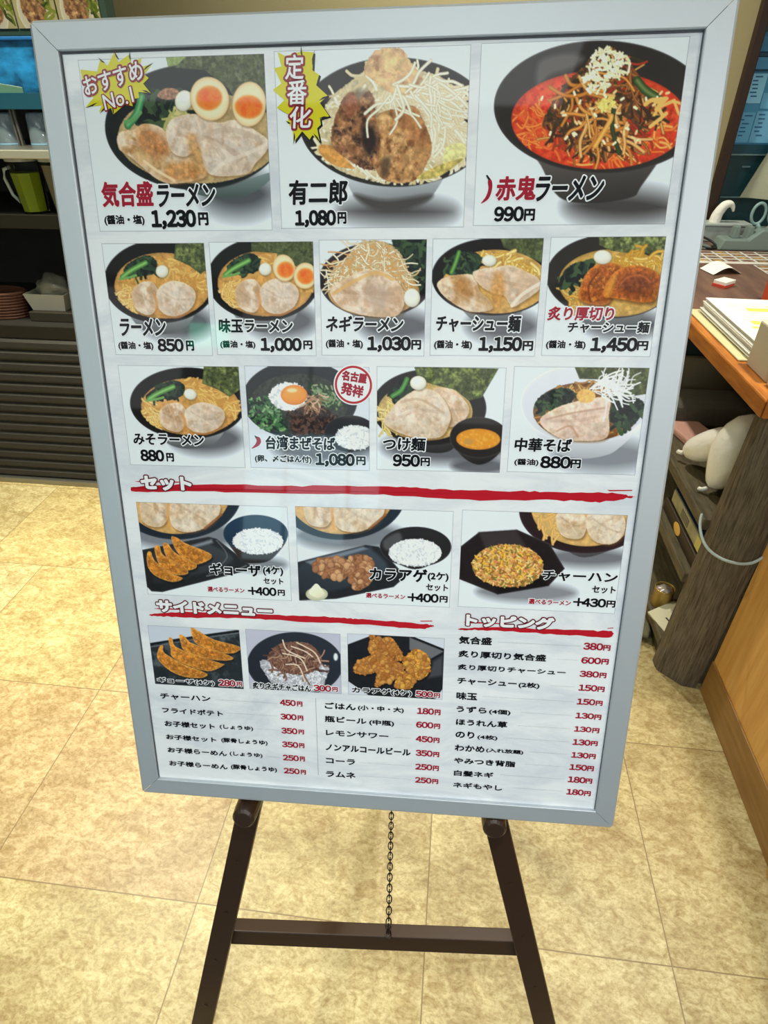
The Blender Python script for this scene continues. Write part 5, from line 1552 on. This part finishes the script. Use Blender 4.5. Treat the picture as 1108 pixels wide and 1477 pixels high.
# ------------------------------------------------------------------ register desk on the right
m_desk = mat('dark_walnut_top', (118, 88, 72), 0.42, vary=((92, 66, 56), 5, (6, 1.0, 1)))
m_edge = mat('orange_oak_edge', (196, 124, 52), 0.35, vary=((160, 90, 34), 9, (8, 1, 8)))
m_edge2 = mat('orange_oak_end', (196, 124, 52), 0.35, vary=((160, 90, 34), 9, (1, 8, 8)))
DZ = 0.83
desk = empty('register_desk', (1.2, 2.0, 0.79), 'walnut desk top with an orange oak edge running back beside the board', 'desk')
rebase(MB().box(0.662, 1.95, 1.232, 2.92, 0.793, DZ - 0.0006).build('desk_top', m_desk), desk)
rebase(MB().add([(0.620, 1.190, 0.79), (0.662, 1.232, 0.79), (0.662, 2.92, 0.79), (0.620, 2.92, 0.79), (0.620, 1.190, DZ), (0.662, 1.232, DZ), (0.662, 2.92, DZ), (0.620, 2.92, DZ)],
                [(0, 1, 2, 3), (7, 6, 5, 4), (0, 4, 5, 1), (1, 5, 6, 2), (2, 6, 7, 3), (3, 7, 4, 0)]).build('edge_band', m_edge, bevel=0.004), desk)
rebase(MB().add([(0.6215, 1.1885, 0.79), (1.95, 1.1885, 0.79), (1.95, 1.232, 0.79), (0.6635, 1.2315, 0.79), (0.6215, 1.1885, DZ), (1.95, 1.1885, DZ), (1.95, 1.232, DZ), (0.6635, 1.2315, DZ)],
                [(3, 2, 1, 0), (4, 5, 6, 7), (0, 1, 5, 4), (1, 2, 6, 5), (2, 3, 7, 6), (3, 0, 4, 7)]).build('edge_band', m_edge2, bevel=0.004), desk)

m_wood = mat('weathered_grey_wood', (118, 106, 90), 0.65, vary=((64, 55, 46), 20, (14, 14, 0.8)), bump=(60, 0.25))
m_wood2 = mat('weathered_shelf_wood', (104, 94, 70), 0.65, vary=((72, 64, 48), 9, (10, 1.2, 10)), bump=(60, 0.2))
unit = empty('shelf_unit', (0.9, 1.7, 0), 'weathered grey wood shelf unit under the desk, open towards the board', 'shelf')
foot = [(0.621, 1.240), (0.624, 1.226), (0.677, 1.176), (0.712, 1.172), (0.712, 1.262), (0.621, 1.262)]
mb = MB().prism(foot, 2, 0.0, 0.79)
mb.v = [(x + (0.026 if z > 0.5 else 0.0), y, z) for x, y, z in mb.v]
rebase(mb.build('end_post', m_wood), unit)
rebase(MB().box(0.712, 1.25, 1.190, 1.262, 0.0, 0.79).build('end_panel', m_wood), unit)
for z1, nm in ((0.49, 'shelf_board'), (0.322, 'shelf_board'), (0.088, 'shelf_board')):
    rebase(MB().box(0.621, 1.25, 1.262, 2.60, z1 - 0.030, z1).build(nm, m_wood2, bevel=0.003), unit)
rebase(MB().box(0.640, 0.665, 1.262, 2.60, 0.0, 0.058).build('toe_board', mat('olive_toe_board', (70, 62, 42), 0.6)), unit)
rebase(MB().box(1.25, 1.28, 1.19, 2.60, 0.0, 0.79).build('back_panel', m_dark), unit)
rebase(MB().box(0.640, 1.25, 2.60, 2.63, 0.0, 0.79).build('end_panel', m_wood), unit)

# what lies on its shelves
m_film = mat('white_plastic_wrap', (252, 250, 244), 0.3, bump=(45, 0.35), coat=0.3)
mb = MB()
mb.tube([(0.646, 1.540, 0.520), (0.655, 1.530, 0.535), (0.676, 1.505, 0.556), (0.700, 1.475, 0.590), (0.722, 1.440, 0.612), (0.745, 1.415, 0.600)], [0.012, 0.031, 0.042, 0.045, 0.042, 0.025], 16)
mb.tube([(0.660, 1.380, 0.512), (0.682, 1.385, 0.536), (0.698, 1.388, 0.580), (0.708, 1.400, 0.625), (0.722, 1.400, 0.660), (0.755, 1.385, 0.680)], [0.012, 0.041, 0.058, 0.062, 0.058, 0.035], 18)
mb.tube([(0.646, 1.541, 0.521), (0.638, 1.552, 0.514), (0.632, 1.560, 0.516)], [0.010, 0.005, 0.009], 8)
mb.tube([(0.662, 1.380, 0.510), (0.650, 1.386, 0.498), (0.642, 1.394, 0.500)], [0.008, 0.005, 0.008], 8)
tag(mb.build('wrapped_bundle', m_film, smooth=True, subdiv=1), 'white plastic wrapped bundle folded in an upside-down V on the upper shelf', 'bundle')
o = MB().box(-0.05, 0.05, -0.085, 0.085, 0, 0.022).build('pink_towel', mat('pink_towel', (214, 164, 150), 0.8, bump=(160, 0.3)), bevel=0.006)
o.location, o.rotation_euler = (0.722, 1.690, 0.490), (0, 0, 0.25)
tag(o, 'folded pink towel on the upper shelf behind the white bundle', 'towel')
mb = MB()
mb.prism([(1.760, 0.490), (1.895, 0.490), (1.895, 0.560), (1.87, 0.572), (1.80, 0.566), (1.768, 0.552)], 0, 0.668, 1.05)
tag(mb.build('grey_blanket', mat('grey_felt', (106, 102, 94), 0.85, bump=(90, 0.3)), bevel=0.012), 'rolled grey blanket along the upper shelf behind the pink towel', 'blanket')
tag(MB().box(0.66, 1.10, 1.91, 2.10, 0.490, 0.655).build('cardboard_box', mat('dull_cardboard', (132, 120, 96), 0.75), bevel=0.004), 'dull brown cardboard box at the back of the upper shelf', 'box')
tag(MB().box(0.67, 1.05, 1.93, 2.10, 0.655, 0.760).build('binder_box', mat('teal_binder', (38, 56, 58), 0.55, bump=(60, 0.1)), bevel=0.006), 'dark teal binder box stacked on the cardboard box', 'box')

ct = empty('tissue_carton', (0.69, 1.42, 0.362), 'cream carton with a dark blue top on the middle shelf', 'carton')
rebase(MB().box(0.652, 0.745, 1.290, 1.545, 0.362, 0.402).build('carton_body', mat('cream_carton', (190, 184, 150), 0.5, vary=((150, 142, 112), 18, (1, 1, 1))), bevel=0.003), ct)
rebase(MB().box(0.654, 0.743, 1.292, 1.543, 0.402, 0.406).build('carton_top', mat('navy_top', (22, 42, 74), 0.4)), ct)
rebase(MB().box(0.6508, 0.6520, 1.395, 1.455, 0.372, 0.394).build('label_panel', mat('grey_label', (120, 116, 100), 0.5)), ct)
rebase(MB().box(0.6508, 0.6520, 1.292, 1.325, 0.366, 0.400).build('label_panel', mat('lemon_label', (226, 214, 130), 0.5)), ct)
dk = empty('dark_case', (0.69, 1.42, 0.322), 'dark brown case with an oval yellow sticker under the cream carton', 'case')
rebase(MB().box(0.643, 0.765, 1.268, 1.565, 0.322, 0.362).build('case_body', mat('dark_brown_case', (54, 40, 32), 0.5), bevel=0.004), dk)
rebase(MB().prism([(1.430 + 0.026 * math.cos(a), 0.343 + 0.0155 * math.sin(a)) for a in np.linspace(0, 2 * math.pi, 28, endpoint=False)], 0, 0.6420, 0.6432).build('oval_sticker', mat('yellow_sticker', (236, 186, 88), 0.45)), dk)

can = empty('gold_tin', (0.655, 1.405, 0.088), 'open gold tin with crumpled silver foil on the bottom shelf', 'tin')
MB().lathe([(0, 0), (0.025, 0), (0.027, 0.004), (0.027, 0.058), (0.0285, 0.061), (0.027, 0.064), (0.025, 0.060), (0.025, 0.046)], n=28).build('tin_body', mat('gold_tinplate', (188, 158, 88), 0.32, metal=0.6), can, smooth=True)
f_ = blob('foil', (0, 0, 0.053), (0.0235, 0.0235, 0.011), mat('silver_red_foil', (206, 200, 196), 0.25, metal=0.5, vary=((156, 80, 70), 24, (1, 1, 1))), 0.35, 5)
f_.parent = can
nb = empty('note_card', (0.672, 1.335, 0.100), 'cream note card propped beside the gold tin on the bottom shelf', 'card')
cd = MB().box(-0.050, 0.034, -0.046, 0.046, 0.0, 0.010).build('card_block', mat('cream_note', (212, 206, 178), 0.6), nb, bevel=0.001)
for q in ((-0.022, -0.014, 0.012), (0.004, -0.024, 0.010)):
    MB().box(q[0], q[0] + 0.004, q[1], q[1] + q[2] + 0.006, 0.0101, 0.0106).build('ink_mark', INK['k'], nb)
nb.rotation_euler = (0.0, -0.35, 0.35)
blob('grey_rag', (0.652, 1.335, 0.022), (0.030, 0.045, 0.022), mat('grey_rag', (112, 106, 84), 0.9), 0.2, 8, 3, 'balled grey rag on the floor beneath the bottom shelf', 'rag', floor=0.0).location = (-0.045, 0.035, 0)
hp = [(0.612, 1.262, 0.508), (0.606, 1.242, 0.492), (0.607, 1.216, 0.474), (0.618, 1.190, 0.458), (0.645, 1.170, 0.447), (0.680, 1.163, 0.442), (0.706, 1.162, 0.446), (0.722, 1.163, 0.458), (0.737, 1.166, 0.474)]
tag(MB().tube([tuple(p) for p in catmull(hp, False, 6)], [0.0012] + [0.0034] * 47 + [0.003], 10).build('plastic_loop', mat('pale_blue_plastic', (186, 204, 206), 0.35), smooth=True), 'pale blue plastic loop hooked around the grey wood post', 'loop')

m_oak = mat('honey_oak_panel', (224, 172, 98), 0.42, vary=((206, 150, 76), 5, (10, 10, 0.8)))
m_skirt = mat('darker_oak_skirting', (158, 118, 64), 0.45, vary=((136, 98, 50), 6, (8, 1, 8)))
part_ = empty('oak_partition', (0.74, 0.9, 0), 'honey oak partition with darker skirting at the aisle edge, in front of the grey post', 'partition')
rebase(MB().box(0.726, 0.752, 0.700, 1.1685, 0.0, 0.76).build('panel', m_oak, bevel=0.002), part_)
rebase(MB().box(0.722, 0.726, 0.700, 1.1685, 0.0, 0.115).build('skirting', m_skirt, bevel=0.002), part_)
rebase(MB().lathe([(0, 0.0), (0.029, 0.0), (0.030, 0.004), (0.030, 0.76), (0, 0.765)], (0.742, 0.684, 0)).build('corner_post', m_oak, smooth=True), part_)

# what lies on the desk
pads = empty('clipboard', (0.80, 1.6, DZ), 'cream clipboard under the thick sheaf of order sheets', 'clipboard')
rebase(MB().box(0.640, 0.94, 1.405, 1.800, DZ, DZ + 0.005).build('board', mat('cream_board', (206, 196, 152), 0.5), bevel=0.002), pads)
rebase(MB().box(0.66, 0.80, 1.405, 1.43, DZ + 0.005, DZ + 0.009).build('clip', m_steel, bevel=0.001), pads)
sh = empty('order_sheets', (0.82, 1.62, DZ + 0.009), 'thick sheaf of white order sheets with yellow highlighter marks', 'papers')
rg = random.Random(4)
for k in range(11):
    z0 = DZ + 0.0092 + k * 0.0031
    dx, dy = rg.uniform(-0.004, 0.006) + k * 0.0008, rg.uniform(-0.006, 0.006)
    p = [(0.662 + dx, 1.412 + dy), (1.02, 1.424 + dy), (1.02, 1.76 + dy), (0.664 + dx, 1.775 + dy)]
    rebase(MB().prism(p, 2, z0, z0 + 0.0024).build('sheet', mat('order_paper', (232, 230, 222) if k < 10 else (240, 239, 232), 0.7)), sh)
zt = DZ + 0.0092 + 10 * 0.0031 + 0.0025
for x0, x1, y0, y1 in ((0.74, 0.80, 1.655, 1.685), (0.80, 0.92, 1.690, 1.708), (0.712, 0.735, 1.545, 1.575), (0.70, 0.716, 1.515, 1.53)):
    rebase(MB().box(x0, x1, y0, y1, zt, zt + 0.0003).build('highlighter_mark', mat('lemon_marker', (232, 232, 88), 0.7)), sh)
for i in range(14):
    y0 = 1.47 + i * 0.019
    x0 = 0.70 + (i % 3) * 0.012
    rebase(MB().box(x0, x0 + rg.uniform(0.05, 0.16), y0, y0 + 0.0018, zt, zt + 0.0004).build('pen_line', mat('pen_grey', (150, 152, 156), 0.7)), sh)
st = empty('menu_stand', (0.75, 1.33, DZ), 'off white desktop stand at the desk edge in front of the order sheets', 'stand')
rebase(MB().box(0.651, 0.84, 1.282, 1.390, DZ, DZ + 0.100).build('stand_body', mat('off_white_plastic', (206, 196, 176), 0.5), bevel=0.004), st)
rebase(MB().box(0.649, 0.842, 1.215, 1.272, DZ, DZ + 0.030).build('stand_foot', mat('off_white_foot', (206, 196, 176), 0.5), bevel=0.003), st)
rebase(MB().box(0.66, 0.83, 1.272, 1.282, DZ, DZ + 0.02).build('stand_rib', mat('off_white_rib', (196, 186, 166), 0.5)), st)
tag(MB().box(0.885, 1.0, 1.855, 1.935, DZ, DZ + 0.065).build('red_orange_box', mat('vermilion_card', (214, 84, 48), 0.5), bevel=0.004), 'small red orange box standing on the desk behind the order sheets', 'box')
er = empty('stamp_block', (0.828, 2.085, DZ), 'small white block with a red base lying on the desk', 'stamp')
q = [(0.795, 2.086), (0.820, 2.048), (0.863, 2.090), (0.839, 2.126)]
rebase(MB().prism(q, 2, DZ, DZ + 0.008).build('red_base', mat('red_pad', (206, 76, 60), 0.5)), er)
rebase(MB().prism([(x + 0.002, y + 0.001) for x, y in q], 2, DZ + 0.008, DZ + 0.018).build('white_block', mat('white_block', (238, 234, 222), 0.5), bevel=0.001), er)
mb = MB()
n = 12
for i in range(n + 1):
    t = i / n
    zz = DZ + 0.0015 + 0.020 * math.sin(t * math.pi) ** 1.2
    a, b_ = Vector((0.826, 2.312, zz)).lerp(Vector((0.940, 2.362, zz)), t), Vector((0.842, 2.222, zz)).lerp(Vector((0.942, 2.252, zz)), t)
    mb.v += [tuple(a), tuple(b_), (a.x, a.y, a.z + 0.0006), (b_.x, b_.y, b_.z + 0.0006)]
for i in range(n):
    k = i * 4
    mb.f += [(k, k + 4, k + 5, k + 1), (k + 2, k + 3, k + 7, k + 6), (k, k + 2, k + 6, k + 4), (k + 1, k + 5, k + 7, k + 3)]
mb.f += [(0, 1, 3, 2), (4 * n, 4 * n + 2, 4 * n + 3, 4 * n + 1)]
mb.m = [0] * len(mb.f)
tag(mb.build('curled_slip', mat('white_slip', (240, 238, 226), 0.7), smooth=False), 'curled white paper slip lying near the photo placemat', 'paper')


def placemat(name, x0, y0, x1, y1, label, seed):
    o = empty(name, (x0, y0, DZ), label, 'placemat')
    MB().box(0, x1 - x0, 0, y1 - y0, 0.0, 0.0012).build('sheet', mat('placemat_paper', (190, 184, 176), 0.45), o)
    w, h = (x1 - x0) * 1000, (y1 - y0) * 1000
    A = Art((0, 0, w, h), [(0, 0), (w, 0), (w, h), (0, h)], (204, 198, 190), 2.0)
    rg = np.random.default_rng(seed)
    for i in range(int(w // 52)):
        for j in range(int(h // 46)):
            x, y = i * 52 + 5, j * 46 + 5
            A.poly([(x, y), (x + 44, y), (x + 44, y + 34), (x, y + 34)], tuple(rg.uniform(90, 150) * np.array([1, 0.9, 0.8])), smooth=False, tex=0.3, ts=6)
            A.poly(ell(x + 22, y + 17, 17, 12), tuple(np.array([[150, 110, 60], [96, 84, 66], [176, 140, 70], [120, 76, 60]][rg.integers(4)], float)), tex=0.6, ts=6, rough=2)
    A.build('photo_grid', o, lambda x, y: (x / 1000, (h - y) / 1000, 0.0014), m_ink)
    return o


placemat('photo_placemat', 0.850, 2.400, 1.50, 2.610, 'laminated sheet of small food photos across the desk in front of the tape dispenser', 2)
placemat('photo_placemat', 1.028, 2.130, 1.50, 2.385, 'second laminated sheet of food photos on the near side of the first', 3)

m_tape = mat('grey_green_plastic', (118, 134, 130), 0.4)
td = empty('tape_dispenser', (1.1, 2.68, DZ), 'grey green tape dispenser on the desk holding the scissors upright', 'dispenser')
mb = MB().prism([(0.985, DZ), (1.36, DZ), (1.36, DZ + 0.075), (1.13, DZ + 0.075), (1.09, DZ + 0.040), (1.00, DZ + 0.040)], 1, 2.63, 2.72)
rebase(mb.build('dispenser_body', m_tape, bevel=0.006), td)
for x in (1.035, 1.085):
    rebase(MB().prism([(x, DZ + 0.0395), (x + 0.026, DZ + 0.0395), (x + 0.022, DZ + 0.082), (x + 0.005, DZ + 0.082)], 1, 2.655, 2.70).build('prong', m_tape, bevel=0.003), td)
sc = empty('scissors', (1.14, 2.69, DZ + 0.075), 'pair of scissors with teal grey handles stuck upright in the tape dispenser', 'scissors')
m_sc = mat('teal_grey_handle', (130, 160, 160), 0.4)
for cx_, s in ((1.118, -1), (1.185, 1)):
    loop = [(cx_ + 0.024 * math.cos(a) * (1.0 if s < 0 else 1.2), 2.69, 0.952 + 0.036 * math.sin(a)) for a in np.linspace(0, 2 * math.pi, 20, endpoint=False)]
    rebase(MB().tube(loop, 0.0058, 8, closed=True).build('handle_loop', m_sc, smooth=True), sc)
    rebase(MB().tube([(cx_ - s * 0.006, 2.69, 0.917), (1.150, 2.69, 0.885), (1.150 + s * 0.004, 2.69, DZ + 0.070)], [0.008, 0.007, 0.006], 8).build('blade', m_steel if s > 0 else m_sc, smooth=True), sc)
tb = empty('tissue_box', (1.07, 2.88, DZ), 'pale grey plastic tissue box at the back of the desk', 'tissue box')
rebase(MB().prism([(0.985, DZ), (1.140, DZ), (1.150, DZ + 0.062), (0.975, DZ + 0.062)], 1, 2.80, 2.885).build('box_body', mat('pale_grey_box', (152, 162, 160), 0.45), bevel=0.004), tb)
rebase(MB().box(0.97, 1.155, 2.795, 2.89, DZ + 0.058, DZ + 0.068).build('box_lid', mat('pale_grey_lid', (168, 178, 176), 0.45), bevel=0.003), tb)
tp = [(1.020, 2.842, DZ + 0.064), (1.024, 2.838, DZ + 0.100), (1.042, 2.835, DZ + 0.130), (1.066, 2.832, DZ + 0.132), (1.078, 2.830, DZ + 0.108)]
rebase(MB().tube([tuple(p) for p in catmull(tp, False, 5)], [0.023, 0.023, 0.022, 0.022, 0.021, 0.020, 0.020, 0.019, 0.018, 0.018, 0.017, 0.016, 0.015, 0.014, 0.012, 0.010, 0.009, 0.008, 0.006, 0.005, 0.003], 10).build('tissue', mat('white_tissue', (238, 236, 226), 0.85, bump=(60, 0.4)), smooth=True), tb)
tag(MB().tube([tuple(p) for p in catmull([(0.95, 2.75, DZ + 0.03), (0.975, 2.70, DZ + 0.022), (0.99, 2.655, DZ + 0.006), (0.955, 2.640, DZ + 0.006), (0.92, 2.70, DZ + 0.006), (0.90, 2.78, DZ + 0.006)], False, 6)], 0.004, 8).build('black_cable', mat('black_rubber', (22, 22, 24), 0.5), smooth=True), 'black cable coiled on the desk beside the tape dispenser', 'cable')
tag(MB().box(0.86, 0.975, 2.645, 2.795, DZ, DZ + 0.005).build('card_tray', mat('grey_tray', (110, 116, 114), 0.4), bevel=0.002), 'flat grey coin tray on the desk under the black cable', 'tray')

# ------------------------------------------------------------------ the blue notice wall behind the desk
cab = empty('teal_cabinet', (1.4, 3.0, DZ), 'dark teal cabinet front with thin slot handles behind the desk', 'cabinet')
rebase(MB().box(1.036, 2.3, 2.93, 3.19, DZ, 1.130).build('cabinet_front', mat('dark_teal', (18, 52, 58), 0.4), bevel=0.003), cab)
rebase(MB().box(1.036, 2.3, 2.922, 2.932, 1.126, 1.132).build('top_edge', mat('pale_edge', (110, 140, 146), 0.3, metal=0.5)), cab)
for x0, x1, zz in ((1.098, 1.128, 1.087), (1.045, 1.130, 0.978)):
    rebase(MB().box(x0, x1, 2.924, 2.931, zz - 0.0025, zz + 0.0025).build('slot_handle', mat('slot_grey', (96, 124, 128), 0.35, metal=0.4)), cab)
nbd = empty('blue_cabinet', (1.5, 2.95, 1.132), 'blue panel wall with ledges above the dark teal cabinet', 'panel')
rebase(MB().box(1.036, 2.3, 2.945, 3.19, 1.132, 2.4).build('panel_face', mat('steel_blue', (66, 140, 182), 0.4)), nbd)
rebase(MB().box(1.036, 2.3, 2.925, 2.945, 1.133, 1.163).build('ledge', mat('deep_teal_ledge', (16, 60, 74), 0.4)), nbd)
for z0, z1, c in ((1.398, 1.402, (12, 50, 80)), (1.402, 1.438, (66, 134, 176)), (1.440, 1.452, (14, 60, 90)), (1.454, 1.500, (50, 116, 156)), (1.515, 1.54, (30, 84, 98)), (1.56, 1.60, (26, 62, 74))):
    rebase(MB().box(1.036, 2.3, 2.926, 2.945, z0, z1).build('ledge', mat('blue_ledge', c, 0.4), bevel=0.001), nbd)
for i, (x0, x1, z0, z1, lb) in enumerate(((1.040, 1.100, 1.297, 1.390, 'pale blue notice sheet pinned uppermost beside the dark trim'), (1.104, 1.24, 1.280, 1.330, 'plain blue notice sheet pinned beyond the uppermost one'),
                                          (1.038, 1.096, 1.168, 1.268, 'blue notice sheet pinned lowest beside the dark trim'), (1.100, 1.185, 1.168, 1.272, 'blue notice sheet with a dark scrawl at its foot, lowest row'))):
    o = empty('notice_sheet', (x0, 2.942, z0), lb, 'notice', 'notices pinned on the blue panel')
    MB().box(0, x1 - x0, 0, 0.0022, 0, z1 - z0).build('paper', mat('blue_paper', ((140, 204, 236), (104, 172, 212), (96, 164, 204), (108, 172, 210))[i], 0.6), o)
    rg = random.Random(i)
    if i != 1:
        for k in range(6):
            zz = (z1 - z0) * (0.9 - 0.13 * k)
            x = rg.uniform(0.006, 0.02)
            MB().box(x, x + rg.uniform(0.015, 0.03), -0.0006, 0.0, zz - 0.003, zz + 0.0015).build('ink_line', mat('blue_ink', (36, 92, 140), 0.6), o)
mb = MB()
n = 14
for j in range(9):
    for i in range(n + 1):
        t, u = i / n, j / 8
        x = 1.175 + (t - 0.32) * (0.06 + 0.16 * (1 - u)) * 1.1 + 0.03 * u
        y = 2.86 + 0.012 * math.sin(t * 9 + u) * (1 - 0.5 * u)
        mb.v.append((x, y, 0.985 + 0.235 * u - 0.012 * t))
m0 = len(mb.v)
mb.v += [(x, y + 0.004, zz) for x, y, zz in mb.v[:m0]]
for j in range(8):
    for i in range(n):
        a = j * (n + 1) + i
        mb.f += [(a, a + 1, a + n + 2, a + n + 1), (m0 + a, m0 + a + n + 1, m0 + a + n + 2, m0 + a + 1)]
mb.m = [0] * len(mb.f)
hk = tag(empty('hanging_cloth', (1.2, 2.86, 1.0), 'grey beige cloth hanging in front of the teal cabinet', 'cloth'))
rebase(mb.build('cloth', mat('grey_beige_cloth', (170, 172, 150), 0.85, bump=(120, 0.2)), smooth=True), hk)
rebase(MB().tube([(1.20, 2.865, 1.215), (1.205, 2.90, 1.235), (1.205, 2.93, 1.235)], 0.004, 8).build('hook', m_steel), hk)
